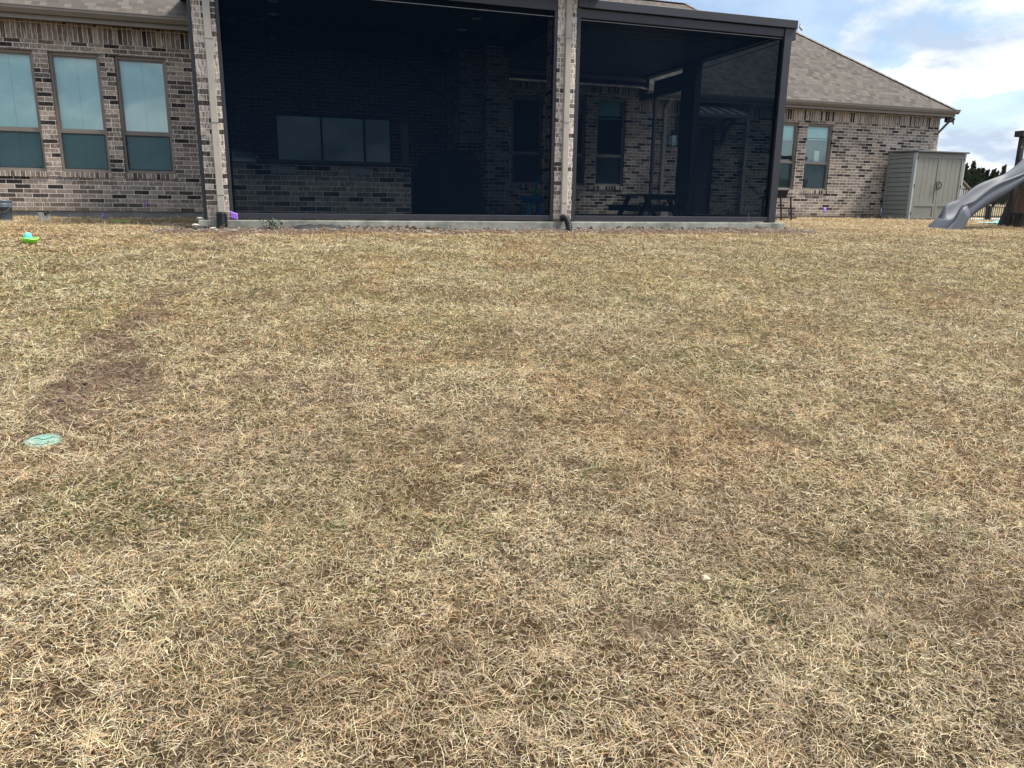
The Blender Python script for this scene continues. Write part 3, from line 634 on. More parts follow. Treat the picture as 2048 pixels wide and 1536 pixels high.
# taller middle roof in the plane of the right wing, its hip falling to the right
hiproof(3, 21.48, 21.0, 33.0, 2.775)
roof([([(5.2,17.9,3.13),(9.40,17.9,3.13),(9.40,21.4,5.76),(5.2,21.4,5.76)], (1,0,0)), ([(9.40,17.9,3.13),(9.40,17.9,2.75),(9.40,21.4,5.4),(9.40,21.4,5.76)], (0,1,0))])
hiproof(-1.15, 5.5, 11.97, 20, 3.49, .5)                        # porch roof
# downspouts with straps and elbows
def spout(xa, xb, Yf, z0, z1, seams, elbow=None):
    b = MB().box(xa, xb, Yf-.075, Yf-.004, z0, z1)
    o = b.build('downspout', M['spout'], house, bevel=.008)
    for z in seams: MB().box(xa-.003, xb+.003, Yf-.079, Yf-.004, z, z+.006).build('joint', M['soffit'], o)
    if elbow: MB().bar(((xa+xb)/2,Yf-.04,z1-.01),((xa+xb)/2,elbow,z1+.2), xb-xa, .07).build('elbow', M['spout'], o)
    return o
spout(-.598, -.50, YE, -.20, 3.22, (.05, 1.07, 2.2), 12.0); spout(4.885, 4.985, YE, -.26, 3.22, (0, 1.3, 2.6), 12.0)
spout(12.50, 12.60, YR, -.2, 2.4, (1.2,), 17.95); spout(10.02, 10.12, YR, -.2, 2.4, (1.2,), 17.95)
o = MB().bar((19.20,18.30,2.15),(19.36,17.98,2.58), .07, .05).build('downspout', M['soffit'], house)  # darker than the pipe below: eave shade put into its colour
MB().box(19.163, 19.23, 18.28, 18.36, -.3, 2.18).build('downspout', M['spout'], house)
# motorised porch screen
def seam(b, x0, x1, y, z): b.box(x0, x1, y-.004, y-.001, z-.005, z+.005)
sm = mat('screen_seam', (.20,.21,.23), .6)
MB().quad((-.41,YE+.06,-.29),(4.74,YE+.06,-.29),(4.74,YE+.06,3.1),(-.41,YE+.06,3.1)).build('porch_screen', M['screen'], house, fixn=False)
t_ = MB().box(-.434, -.385, YE+.012, YE+.10, -.308, 3.018); t_.build('screen_track', M['bronze'], house, bevel=.004)
MB().box(4.712, 4.765, YE+.012, YE+.10, -.308, 3.018).build('screen_track', M['bronze'], house, bevel=.004)
MB().box(-.383, 4.710, YE+.02, YE+.09, -.293, -.208).build('screen_rail', M['bronze'], house, bevel=.006)
b = MB(); seam(b, -.38, 4.71, YE+.06, 2.935); b.build('screen_seam', sm, house)
MB().box(-.805, -.753, YE+.03, YE+.10, -.308, 3.22).build('screen_track', M['bronze'], house)
MB().quad((-.78,YE+.1,-.29),(-.78,YL-.01,-.29),(-.78,YL-.01,3.1),(-.78,YE+.1,3.1)).build('porch_screen', M['screen'], house, fixn=False)
# ------------------------------------------------------------------ pergola
perg = empty('pergola', (7.2, 14, -.312), 'dark bronze flat-roofed pergola with dark mesh screens beside the brick pillar', 'pergola')
def pp(name, *a, m='bronze', bevel=.006): return MB().box(*a).build(name, M[m], perg, bevel=bevel)
pp('post', 5.102, 5.172, YE+.005, YE+.11, -.31, 3.09); pp('post', 9.13, 9.285, YE+.005, YE+.16, -.31, 3.09)
pp('post', 9.13, 9.285, 15.28, 15.86, -.31, 3.02)
pp('front_beam', 5.30, 9.36, YE-.03, YE+.16, 3.095, 3.23); pp('front_beam', 5.102, 5.298, YE-.03, YE+.16, 3.095, 3.23)
pp('side_beam', 9.14, 9.36, YE+.165, 17.84, 3.00, 3.228); pp('side_beam', 5.11, 5.25, YE+.165, 17.84, 3.00, 3.228)
pp('back_beam', 5.26, 9.135, 17.70, 17.84, 3.02, 3.228); MB().box(5.26, 9.13, 17.69, 17.697, 3.135, 3.15).build('trim', M['spout'], perg)  # pale strip stands in for light in the gap by the house gutter
lv = MB()
for k in range(32): lv.box(5.26, 9.13, YE+.19+k*.165, YE+.19+k*.165+.158, 3.06-.004*(k % 2), 3.10)
lv.build('louvre_roof', M['bronze'], perg)
MB().bar((9.2,15.87,2.68),(9.2,17.18,2.68), .10, .36).build('rear_beam', M['bronze'], perg)
pp('rear_post', 9.165, 9.235, 17.12, 17.19, -.31, 2.5); MB().box(9.14, 9.26, 17.15, 17.9, 2.5, 2.60).build('rear_beam', M['bronze'], perg)
hs = pp('screen_housing', 5.178, 9.125, YE+.03, YE+.15, 2.95, 3.09)
MB().quad((5.17,YE+.06,-.29),(9.13,YE+.06,-.29),(9.13,YE+.06,3.09),(5.17,YE+.06,3.09)).build('mesh_screen', M['screen'], perg, fixn=False)
MB().box(5.175, 9.128, YE+.02, YE+.09, -.293, -.208).build('screen_rail', M['bronze'], perg, bevel=.006)
b = MB(); seam(b, 5.175, 9.125, YE+.058, 2.925); b.build('screen_seam', sm, perg)
MB().quad((9.20,YE+.16,-.29),(9.20,15.28,-.29),(9.20,15.28,2.99),(9.20,YE+.16,2.99)).build('mesh_screen', M['screen'], perg, fixn=False)
MB().box(9.175, 9.225, YE+.17, 15.27, -.293, -.208).build('screen_rail', M['bronze'], perg)
MB().tube([(9.2,YE+.2,2.89),(9.2,15.27,2.83)], .006, 6).build('screen_seam', M['black'], perg)
MB().box(9.288, 9.40, YE+.06, YE+.3, 2.92, 3.12).build('corner_bracket', M['bronze'], perg)
# wind sensor on the pergola corner
ws = empty('wind_sensor', (9.36, 12.4, 3.2), 'small pale wind sensor with cups on the pergola corner', 'sensor')
MB().tube([(9.33,12.42,3.22),(9.33,12.42,3.27),(9.52,12.42,3.22)], .007, 6).build('arm', M['grille'], ws)
MB().lathe((9.50,12.42,3.12), [(.012,.1),(.014,.06),(.02,.04),(.02,.02)], 10).build('hub', M['grille'], ws)
for k in range(3):
    a_ = k*2.094+.3; MB().lathe((9.50+.06*math.cos(a_),12.42+.06*math.sin(a_),3.12), [(.003,-.02),(.018,-.012),(.024,.004),(.018,.016),(.003,.02)], 10).bar((9.5,12.42,3.125),(9.50+.05*math.cos(a_),12.42+.05*math.sin(a_),3.125),.005,.005).build('cup', M['grille'], ws, smooth=True)
# ------------------------------------------------------------------ corrugated drain pipes
def drain(pts, r, label):
    P_ = []; RR = []; segs = 72
    pts = [Vector(p) for p in pts]
    def bez(t):
        a, b_, c, d_ = pts; return a*(1-t)**3+b_*3*t*(1-t)**2+c*3*t*t*(1-t)+d_*t**3
    for k in range(segs+1):
        P_.append(bez(k/segs)); RR.append(r*(1+.10*math.cos(k*math.pi*.5))*(1 if k > 8 else .72+.28*k/8))
    o = MB().tube(P_, RR, 18).build('drain_pipe', M['pipe'], smooth=True); tag(o, label, 'drain pipe', 'corrugated drain pipes at the downspout feet')
drain([(-.548,12.20,-.19),(-.55,12.20,-.3),(-.55,12.16,-.38),(-.55,12.14,-.56)], .074, 'upright black corrugated pipe on the left brick pillar downspout, beside a purple flag')
drain([(4.90,12.25,-.27),(4.91,12.12,-.19),(4.96,12.10,-.26),(4.97,12.04,-.52)], .056, 'bent black corrugated pipe elbow at the middle brick pillar')
# ------------------------------------------------------------------ marking flags
def flag(x, y, zf, lean, w_, h_, label, rz=0.0, flop=0.0):
    g = gz(x, y) if not (12.3 < y < 18.2 and -.9 < x < 9.5) else -.312
    e = empty('marking_flag', (x, y, g), label, 'flag', 'purple utility marking flags')
    top = Vector((x+lean, y, zf+h_*.5)); MB().tube([(x,y,g-.05),top], .0022, 5).build('wire', M['wire'], e)
    b = MB(); nx2, nz2 = 6, 5
    for i in range(nx2+1):
        for k in range(nz2+1):
            u_, v_ = i/nx2, k/nz2
            p = top+Vector((math.cos(rz)*u_*w_*(1-.35*flop), math.sin(rz)*u_*w_+.012*math.sin(u_*7+v_*3), -v_*h_-u_*flop*h_))
            b.v.append(tuple(p))
    for i in range(nx2):
        for k in range(nz2): q = i*(nz2+1)+k; b.f.append((q, q+1, q+nz2+2, q+nz2+1))
    o = b.build('pennant', M['purple'], e, smooth=True, fixn=False); s_ = o.modifiers.new('s','SOLIDIFY'); s_.thickness = .001
flag(-2.66, 15.1, -.27, .01, .07, .13, 'purple flag drooping low against the concrete footing under the left windows', .3, 1.2)
flag(-2.02, 15.6, -.07, .03, .06, .085, 'small purple flag raised against the brick below the left wing window', .5, 1.0)
flag(-.47, 12.12, -.225, .045, .12, .10, 'flat square purple flag tilted at the foot of the left brick pillar', -.15, .35)
flag(8.55, 12.1, -.17, -.02, .055, .075, 'thin twisted purple flag in front of the pergola screen', .9, 1.6)
flag(13.78, 16.4, -.06, .02, .14, .10, 'purple flag beside the black plant stand by the right wing', .2, .5)
flag(16.2, 17.0, -.05, .02, .08, .14, 'purple flag standing at the left side of the shed', .6, .9)
# ------------------------------------------------------------------ storage shed
SX0, SX1, SY0, SY1, SZ0, SZT = 17.32, 19.08, 17.10, 18.10, -.35, 1.50
shed = empty('storage_shed', (18.2, 17.6, SZ0), 'tall grey-green resin storage shed with double doors at the house corner', 'shed')
bd = MB().box(SX0+.02, SX1-.02, SY0+.05, SY1, SZ0, SZT-.02); bd.build('shell', M['shedroof'], shed)
n_ = 14; sw = MB()
for k in range(n_):
    za = SZ0+.04+k*(SZT-SZ0-.08)/n_; zb = SZ0+.04+(k+1)*(SZT-SZ0-.08)/n_
    sw.v += [(SX0-.012,SY0+.10,za+.012),(SX0-.012,SY1-.04,za+.012),(SX0+.004,SY1-.04,zb),(SX0+.004,SY0+.10,zb),(SX0+.03,SY0+.10,za+.012),(SX0+.03,SY1-.04,za+.012),(SX0+.03,SY1-.04,zb),(SX0+.03,SY0+.10,zb)]
    i = len(sw.v)-8
    for q in ((0,1,2,3),(0,4,5,1),(3,2,6,7),(0,3,7,4),(1,5,6,2)): sw.f.append(tuple(i+j for j in q))
sw.build('side_panel', M['shed'], shed)
fr = MB().box(SX0-.02, SX0+.05, SY1-.05, SY1, SZ0, SZT-.01).box(SX0-.018, SX0+.05, SY0+.10, SY1-.05, SZT-.06, SZT-.012).box(SX0-.018, SX0+.05, SY0+.10, SY1-.05, SZ0, SZ0+.05)
fr.build('side_frame', M['shed'], shed)
MB().box(SX0-.02, SX0+.045, SY0, SY0+.10, SZ0, SZT-.01).build('corner_post', M['shedtrim'], shed, bevel=.008)
MB().box(SX1-.045, SX1+.02, SY0, SY0+.10, SZ0, SZT-.01).build('corner_post', M['shedtrim'], shed, bevel=.008)
MB().box(SX0+.047, SX1-.047, SY0+.02, SY0+.06, SZT-.075, SZT-.01).build('lintel', M['sheddoor'], shed)
MB().box(SX0+.02, SX1-.02, SY0+.01, SY0+.1, SZ0, SZ0+.05).build('threshold', M['shedroof'], shed)
xm = (SX0+SX1)/2
for (xa, xb, hx) in ((SX0+.05, xm-.006, -1), (xm+.006, SX1-.05, 1)):
    za, zb = SZ0+.055, SZT-.08; dm = MB(); st = .075
    dm.box(xa, xa+st, SY0, SY0+.05, za, zb); dm.box(xb-st, xb, SY0, SY0+.05, za, zb); dm.box(xa+st, xb-st, SY0, SY0+.05, zb-.06, zb); dm.box(xa+st, xb-st, SY0, SY0+.05, za, za+.05); dm.box(xa+st, xb-st, SY0, SY0+.05, za+.34, za+.42)
    n_ = 4; pw = (xb-xa-2*st)/n_
    for k in range(n_): dm.box(xa+st+k*pw+.004, xa+st+(k+1)*pw-.004, SY0+.014, SY0+.05, za+.42, zb-.06)
    n_ = 10; pw = (xb-xa-2*st)/n_
    for k in range(n_): dm.box(xa+st+k*pw+.003, xa+st+(k+1)*pw-.003, SY0+.014, SY0+.05, za+.05, za+.34)
    dr = dm.build('door', M['sheddoor'], shed)
    cx = xm+hx*.05; zc = .62
    pts = [(cx+hx*.05*math.sin(t*math.pi)-hx*.015, SY0-.01-.03*math.sin(t*math.pi), zc-.11+.22*t) for t in [j/10 for j in range(11)]]
    MB().tube(pts, .013, 8).build('handle', M['black'], dr, smooth=True)
    hx_ = SX0+.04 if hx < 0 else SX1-.04
    for z in (-.2, .55, 1.3): MB().box(hx_-.012, hx_+.012, SY0-.006, SY0+.004, z, z+.09).build('hinge', M['black'], dr)
rf = MB(); i = 0
rf.v = [(SX0-.05,SY0-.06,SZT-.005),(SX1+.06,SY0-.06,SZT-.005),(SX1+.06,SY1+.03,SZT+.02),(SX0-.05,SY1+.03,SZT+.02),(SX0-.05,SY0-.06,SZT+.04),(SX1+.06,SY0-.06,SZT+.04),(SX1+.06,SY1+.03,SZT+.07),(SX0-.05,SY1+.03,SZT+.07)]
rf.f = [(0,3,2,1),(4,5,6,7),(0,1,5,4),(1,2,6,5),(2,3,7,6),(3,0,4,7)]; rf.build('roof', M['shedroof'], shed, bevel=.01)
pd = MB().box(17.25, 19.3, 16.98, 18.2, -.6, -.352); tag(pd.build('pavement', M['conc'], bevel=.01), kind='structure')
# ------------------------------------------------------------------ security camera under the right eave
scm = empty('security_camera', (19.2, 18.1, 2.55), 'black floodlight camera bracket under the right roof corner', 'camera')
MB().box(19.20, 19.42, 18.03, 18.14, 2.44, 2.585).build('mount', M['black'], scm, bevel=.01)
MB().lathe((19.45,18.05,2.53), [(.01,-.04),(.035,-.03),(.042,0),(.035,.03),(.01,.04)], 12).build('head', M['black'], scm, smooth=True)
MB().tube([(19.45,18.05,2.51),(19.43,18.03,2.45),(19.42,18.0,2.38)], [.022,.024,.016], 8).build('arm', M['black'], scm)
MB().lathe((19.44,18.0,2.545), [(.004,-.015),(.02,-.005),(.022,.006),(.004,.012)], 10).build('lens', M['lens'], scm)
# hose tap
tp = empty('hose_tap', (16.88, YR, .25), 'small brass hose tap on the right wing brickwork', 'tap')
MB().tube([(16.88,YR,.28),(16.88,YR-.07,.28),(16.88,YR-.1,.22)], .014, 8).build('spout', M['grille_rack'], tp)
MB().lathe((16.88,YR-.07,.30), [(.03,.0),(.034,.01),(.03,.02)], 10).build('handle', M['black'], tp)
# wall lantern seen through the pergola screen
ln = empty('wall_lantern', (10.27, YR, 1.6), 'black wall lantern on the brick left of the back door', 'lantern')
b = MB().box(10.18, 10.34, YR-.24, YR-.08, 1.46, 1.48)
for xa in (10.19, 10.33):
    for ya in (YR-.23, YR-.09): b.tube([(xa,ya,1.48),(xa,ya,1.74)], .008, 5)
b.lathe((10.26,YR-.16,1.74), [(.11,0),(.06,.05),(.02,.1),(.01,.13)], 4); b.bar((10.26,YR-.1,1.84),(10.26,YR,1.84),.02,.02); b.build('cage', M['black'], ln)
MB().box(10.195, 10.325, YR-.225, YR-.095, 1.485, 1.735).build('glass', M['glass'], ln)
# lit bulbs of a pendant inside
pl = empty('pendant_light', (6.62, 18.9, 1.85), 'tiny lit pendant bulbs glimpsed through the porch window', 'light')
for (xa, ya, za) in ((6.78, 18.9, 1.73), (6.93, 18.95, 1.77)):
    MB().lathe((xa,ya,za), [(.004,-.02),(.018,-.01),(.022,0),(.018,.012),(.004,.02)], 10).build('bulb', M['bulb'], pl, smooth=True)
MB().tube([(6.75,18.9,1.75),(6.85,18.9,1.9),(6.95,18.95,1.79)], .006, 5).build('arm', M['black'], pl)
# ------------------------------------------------------------------ things on the porch
gc = MB(); n1_, n2_ = 28, 12     # draped cover over a grill / island
for k in range(n2_+1):
    t_ = k/n2_; zz_ = -.31+1.2*t_ if k < n2_ else .90
    sh = 1-.10*t_-(.18*max(0, t_-.8)/.2)
    for j in range(n1_):
        a_ = 2*math.pi*j/n1_; ca_, sa_ = math.cos(a_), math.sin(a_); p_ = 4
        rx = (abs(ca_)**p_+abs(sa_)**p_)**(-1/p_); fold = 1+.02*math.sin(9*a_)*(1-t_)
        gc.v.append((3.36+.66*rx*ca_*sh*fold, 14.2+.42*rx*sa_*sh*fold, zz_-.10*t_*max(0, -ca_)+.0))
for k in range(n2_):
    for j in range(n1_): j2 = (j+1) % n1_; gc.f.append((k*n1_+j, k*n1_+j2, (k+1)*n1_+j2, (k+1)*n1_+j))
gc.f.append(tuple(n2_*n1_+j for j in range(n1_)))
o = gc.build('covered_grill', M['cover'], smooth=True); tag(o, 'bulky grill under a black cover behind the porch screen', 'grill')
gr = empty('built_in_grill', (-.1, 13.0, .55), 'steel grill hood on the half wall counter at the left pillar', 'grill')
b = MB(); 
for k in range(9):
    a_ = math.pi*k/8; b.v += [(-.36, 13.05-.25*math.cos(a_), .56+.26*math.sin(a_)*.8), (.02, 13.05-.25*math.cos(a_), .56+.20*math.sin(a_)*.6)]
for k in range(8): b.f.append((2*k, 2*k+1, 2*k+3, 2*k+2))
b.f.append(tuple(2*k for k in range(9))); b.f.append(tuple(2*k+1 for k in range(9))[::-1]); b.f.append((0,1,17,16)); b.build('hood', M['grille_rack'], gr)
MB().tube([(-.32,12.76,.66),(-.02,12.76,.64)], .01, 6).build('handle', M['black'], gr)
wt = empty('water_table', (5.0, 14.2, -.312), 'blue plastic water play table with green scoop beside the middle pillar', 'toy')
MB().lathe((5.05,14.2,-.0), [(.10,-.02),(.20,.0),(.23,.10),(.24,.13),(.22,.13),(.2,.06)], 18, 1, .8).build('basin', M['blue'], wt, smooth=True)
for (xa, ya, m_) in ((4.93,14.1,'bluelight'),(5.15,14.12,'blue'),(5.05,14.34,'blue')): MB().tube([(xa,ya,-.31),(xa,ya,0)], [.06,.045], 10).build('leg', M[m_], wt)
MB().tube([(5.14,14.2,.1),(5.14,14.2,.50)], .02, 8).build('post', M['blue'], wt)
MB().lathe((5.14,14.2,.42), [(.02,0),(.09,.02),(.10,.05),(.02,.06)], 14).build('tray', M['blue'], wt)
MB().lathe((5.12,14.12,.20), [(.03,-.07),(.075,-.03),(.08,.03),(.04,.07)], 12).build('wheel', M['green'], wt)
# child's picnic table
pt = empty('picnic_table', (7.9, 14.7, -.312), 'dark low picnic table with A-frame legs behind the pergola screen', 'table')
tw = MB(); TX = 7.80
for k in range(5): tw.box(TX-.40+k*.162, TX-.40+k*.162+.155, 14.0, 15.35, .165, .20)
tw.build('tabletop', M['black'], pt)
MB().box(TX-.36, TX+.36, 14.1, 14.16, .09, .165).build('apron', M['black'], pt)
for xa in (TX-.66, TX+.50): MB().box(xa, xa+.17, 14.0, 15.35, -.045, -.015).build('bench', M['black'], pt)
for ya in (14.18, 15.12):
    for sgn in (-1, 1): MB().bar((TX+sgn*.46,ya,-.31),(TX+sgn*.20,ya,.165), .055, .115, (0,1,0)).build('leg', M['black'], pt)
    MB().box(TX-.65, TX+.65, ya+.03, ya+.07, -.145, -.047).build('crossbar', M['black'], pt)
bx = empty('floor_speaker', (8.9, 16.3, -.312), 'pale grey box with a round dark disc under the picnic table', 'box')
MB().box(8.92, 9.12, 16.1, 16.3, -.31, .12).build('case', mat('pale_grey_case', (.35,.36,.35), .6), bx, bevel=.01)
MB().lathe((0,0,0), [(.07,0),(.07,.01),(.03,.015),(.03,0)], 16).build('disc', mat('dull_red_disc', (.14,.07,.06), .6), bx).matrix_basis = Matrix.Translation((9.02,16.1,.03)) @ Matrix.Rotation(R(90), 4, 'X')
# black tiered plant stand beyond the pergola
ps = empty('plant_stand', (12.6, 16.5, -.35), 'black three-tier plant stand against the brick right of the pergola', 'stand')
SX = 12.82
for ya in (16.35, 16.75):
    MB().bar((SX-.02,ya-.0,-.36),(SX-.06,ya+.06,.22), .025, .035).build('leg', M['black'], ps); MB().bar((12.20,ya,-.36),(12.24,ya+.06,.22), .025, .035).build('leg', M['black'], ps)
for (z, ya, yb) in ((.19,16.42,16.85),(-.06,16.30,16.78),(-.30,16.22,16.76)): MB().box(12.16, SX+.02, ya, yb, z, z+.025).build('shelf', M['black'], ps)
for z, x0_, y0_ in ((-.28, 0, 0),): MB().bar((SX-.12,16.3,-.29),(SX-.02,16.5,-.05), .02, .03).build('brace', M['black'], ps)
po = empty('planter', (12.6, 16.6, .215), 'black rectangular planter on top of the plant stand', 'planter')
b = MB(); b.v = [(12.24,16.48,.216),(12.68,16.48,.216),(12.68,16.74,.216),(12.24,16.74,.216),(12.20,16.44,.40),(12.72,16.44,.40),(12.72,16.78,.40),(12.20,16.78,.40)]; b.f = [(0,3,2,1),(0,1,5,4),(1,2,6,5),(2,3,7,6),(3,0,4,7),(4,5,6,7)]; b.build('tub', M['black'], po, bevel=.006)
MB().box(12.19, 12.73, 16.43, 16.455, .385, .405).build('rim', M['bucket'], po)
# ------------------------------------------------------------------ buckets by the left wall
bk = empty('bucket', (-3.97, 14.45, gz(-3.97,14.45)), 'tall slate grey bucket with white label at the left wall', 'bucket')
z_ = -.40
BX, BY = -3.97, 14.45
MB().lathe((BX,BY,z_), [(.115,0),(.12,.02),(.134,.22),(.142,.225),(.142,.235),(.136,.24),(.146,.262),(.146,.272),(.138,.277),(.142,.30),(.148,.315),(.148,.335),(.136,.335),(.130,.30),(.115,.03)], 26).build('body', M['bucket'], bk, smooth=True)
lb = MB()
for k in range(7):
    a_ = R(-150+k*8); r_ = .130; lb.v += [(BX+r_*math.cos(a_), BY+r_*math.sin(a_), z_+.03), (BX+(r_+.008)*math.cos(a_), BY+(r_+.008)*math.sin(a_), z_+.19)]
for k in range(6): lb.f.append((2*k, 2*k+2, 2*k+3, 2*k+1))
lb.build('label', M['white'], bk, fixn=False)
lb = MB()
for k in range(5):
    a_ = R(-88+k*8); r_ = .1355; lb.v += [(BX+r_*math.cos(a_), BY+r_*math.sin(a_), z_+.16), (BX+(r_+.002)*math.cos(a_), BY+(r_+.002)*math.sin(a_), z_+.20)]
for k in range(4): lb.f.append((2*k, 2*k+2, 2*k+3, 2*k+1))
lb.build('emblem', M['black'], bk, fixn=False)
MB().tube([(BX+.15*math.cos(a_),BY-.06-.10*math.sin(a_),z_+.27-.13*math.sin(a_)) for a_ in [math.pi*j/12 for j in range(13)]], .003, 5).build('handle', M['wire'], bk)
wb = empty('pail', (-3.42, 14.6, gz(-3.42,14.6)), 'small dented white pail with a black thing hanging over its rim', 'bucket')
MB().lathe((-3.42,14.6,z_), [(.075,0),(.078,.02),(.09,.13),(.096,.135),(.096,.15),(.088,.15),(.075,.02)], 22).build('body', M['white'], wb, smooth=True)
rg = MB().tube([(-3.51,14.54,-.245),(-3.42,14.50,-.242),(-3.34,14.52,-.242),(-3.31,14.51,-.27)], [.008,.012,.02,.012], 7).tube([(-3.37,14.49,-.245),(-3.38,14.49,-.30)], [.018,.022], 7).build('rag', M['black'], wb, smooth=True)
rg.name = 'glove'
# ------------------------------------------------------------------ toys on the lawn
tz = gz(-2.59, 10.28)+.01
tb = empty('toy_bowl', (-2.59,10.28,tz), 'bright lime green toy bowl on the lawn at left', 'toy')
MB().lathe((-2.59,10.28,tz), [(.04,0),(.065,.009),(.085,.036),(.092,.055),(.086,.055),(.072,.022),(.05,.015),(.03,.013)], 26).build('dish', M['lime'], tb, smooth=True)
MB().tube([(-2.59+.09*math.cos(a_), 10.28+.09*math.sin(a_), tz+.055+.008*math.sin(2*a_)) for a_ in [2*math.pi*j/28 for j in range(29)]], .006, 6, False).build('rim', mat('pale_lime_plastic', (.5,.9,.2), .35), tb, smooth=True)
cu = empty('toy_cup', (-2.61,10.3,tz+.03), 'light cyan toy cup upside down in the lime green bowl', 'toy')
MB().lathe((-2.61,10.30,tz+.03), [(.048,0),(.047,.02),(.040,.065),(.036,.085),(.015,.092)], 22).build('body', M['cyan'], cu, smooth=True)
MB().tube([(-2.585,10.26,tz+.04),(-2.56,10.245,tz+.06),(-2.575,10.26,tz+.085)], .006, 6).build('handle', M['cyan'], cu)
lz = gz(-2.09,13.72)+.015
o = MB().bar((-2.22,13.72,lz),(-2.0,13.74,lz+.006), .05, .012).lathe((-2.24,13.72,lz-.006), [(.045,0),(.05,.01),(.03,.012)], 12).build('toy_shovel', M['lime'], bevel=.003); tag(o, 'lime green toy shovel lying on grass below the left windows', 'toy')
# ------------------------------------------------------------------ irrigation valve cover
vz = gz(-1.08,4.05)+.003
tilt = Matrix.Translation((-1.08,4.05,vz)) @ Matrix.Rotation(math.atan(.1), 4, 'X')
vc = empty('valve_cover', (-1.08,4.05,vz), 'round faded green irrigation valve cover set in the lawn', 'cover')
lid = MB().lathe((0,0,0), [(.079,-.03),(.079,0),(.077,.003),(.0745,.003),(.074,.0),(.071,.0),(.070,.003),(.06,.004),(.001,.004)], 40)
lo = lid.build('lid', M['valve'], vc, smooth=False); lo.matrix_parent_inverse = vc.matrix_basis.inverted(); lo.matrix_basis = tilt
sc_ = MB(); sc_.tube([(-.055+.11*t, .012*math.sin(t*9)+.012, .0055) for t in [j/14 for j in range(15)]], .0013, 5); sc_.lathe((.028,-.03,.004), [(.006,0),(.006,.002)], 8); sc_.tube([(.062*math.cos(a_),.062*math.sin(a_),.005) for a_ in [R(190+8*j) for j in range(18)]], .0012, 5)
so_ = sc_.build('groove', mat('grimy_groove', (.05,.07,.055), .9), vc); so_.matrix_parent_inverse = vc.matrix_basis.inverted(); so_.matrix_basis = tilt
# ------------------------------------------------------------------ stones, leaves and debris
def lump(name, x, y, r, m_, label, cat, group=None, sz=.7, dz=0, seed=1, flat=1):
    rnd = random.Random(seed); b = MB(); nn, mm_ = 10, 7
    for k in range(mm_+1):
        ph = math.pi*k/mm_
        for j in range(nn):
            a_ = 2*math.pi*j/nn; q = r*(1+rnd.uniform(-.25,.25)); b.v.append((x+q*math.sin(ph)*math.cos(a_), y+q*math.sin(ph)*math.sin(a_)*.8, gz(x,y)+dz+r*sz*.5+q*sz*flat*math.cos(ph)))
    for k in range(mm_):
        for j in range(nn): j2 = (j+1) % nn; b.f.append((k*nn+j, k*nn+j2, (k+1)*nn+j2, (k+1)*nn+j))
    o = b.build(name, M[m_]); tag(o, label, cat, group); return o
lump('stone', 1.455, 2.14, .017, 'stone', 'pale tan limestone pebble on the near lawn, right of centre', 'stone', dz=.02, seed=4)
G_ = 'broken bits at the slab foot'
lump('concrete_chunk', -.93, 12.3, .05, 'debris', 'white broken chunk against the left end of the patio slab', 'rubble', G_, .5, .03, 5)
lump('concrete_chunk', -.86, 12.36, .045, 'debris', 'pale curved bit on top of the slab corner behind the chunk', 'rubble', G_, .4, .12, 6)
lump('concrete_chunk', -.68, 12.06, .045, 'debris', 'flat pale shard on the soil left of the upright drain pipe', 'rubble', G_, .3, .0, 7)
lump('concrete_chunk', -.62, 11.9, .03, 'debris', 'small pale shard on the soil in front of the upright drain pipe', 'rubble', G_, .3, 0, 8)
lump('concrete_chunk', -.36, 11.7, .04, 'debris', 'flat whitish scrap on the grass edge below the square purple flag', 'rubble', G_, .2, .01, 9)
lump('concrete_chunk', 2.5, 11.85, .045, 'debris', 'flat white scrap on the bare soil mid-slab', 'rubble', G_, .2, .01, 10)
lump('soil_clod', -.80, 12.18, .07, 'sheet', 'dark clod at the left foot of the patio slab', 'soil', None, .4, 0, 12)
rnd = random.Random(3)
def leafy(name, x, y, n, r, h, m_, label, cat, ls=.05):
    b = MB(); g = gz(x, y)
    for k in range(n):
        a_ = rnd.uniform(0, 6.28); q = rnd.uniform(0, r); px, py, pz = x+q*math.cos(a_), y+q*math.sin(a_)*.4, g+rnd.uniform(.01, h)
        d_ = Vector((rnd.uniform(-1,1), rnd.uniform(-1,1), rnd.uniform(-.4,.8))).normalized()*ls*rnd.uniform(.6,1.3); s_ = d_.cross(Vector((rnd.uniform(-.4,.4),rnd.uniform(-.4,.4),1))).normalized()*ls*.3
        c_ = Vector((px,py,pz)); b.quad(c_, c_+d_*.5+s_, c_+d_, c_+d_*.5-s_)
    o = b.build(name, M[m_], fixn=False); tag(o, label, cat); return o
leafy('weed', .16, 12.08, 110, .20, .13, 'weed', 'ragged green weed at the foot of the slab left of the black plastic', 'weed')
leafy('weed', 2.95, 12.18, 14, .06, .07, 'weed', 'tiny weed against the slab front near mid-screen', 'weed', .035)
leafy('dead_leaf', .62, 4.88, 7, .025, .02, 'deadleaf', 'crumpled dark leaf lying on the lawn left of centre', 'leaf', .03)
b = MB(); nn = 24
for i in range(nn+1):
    for k in range(7):
        t_ = i/nn; x_ = .42+.82*t_; hgt = .075*math.sin(math.pi*min(1, t_*.98+.01))**.6*math.sin(math.pi*k/6)**.8*(1+.10*math.sin(t_*9)+.07*math.sin(t_*31+k)); b.v.append((x_, 12.08+.18*k/6, -.435+max(0, hgt)))
for i in range(nn):
    for k in range(6): q = i*7+k; b.f.append((q, q+1, q+8, q+7))
o = b.build('plastic_sheet', M['sheet'], smooth=True); tag(o, 'crumpled black plastic sheet heaped against the slab front', 'plastic sheet')
_px = np.arange(-2, 10.5, .03); _py = np.arange(3.5, 12.6, .03); _PX, _PY = np.meshgrid(_px, _py)
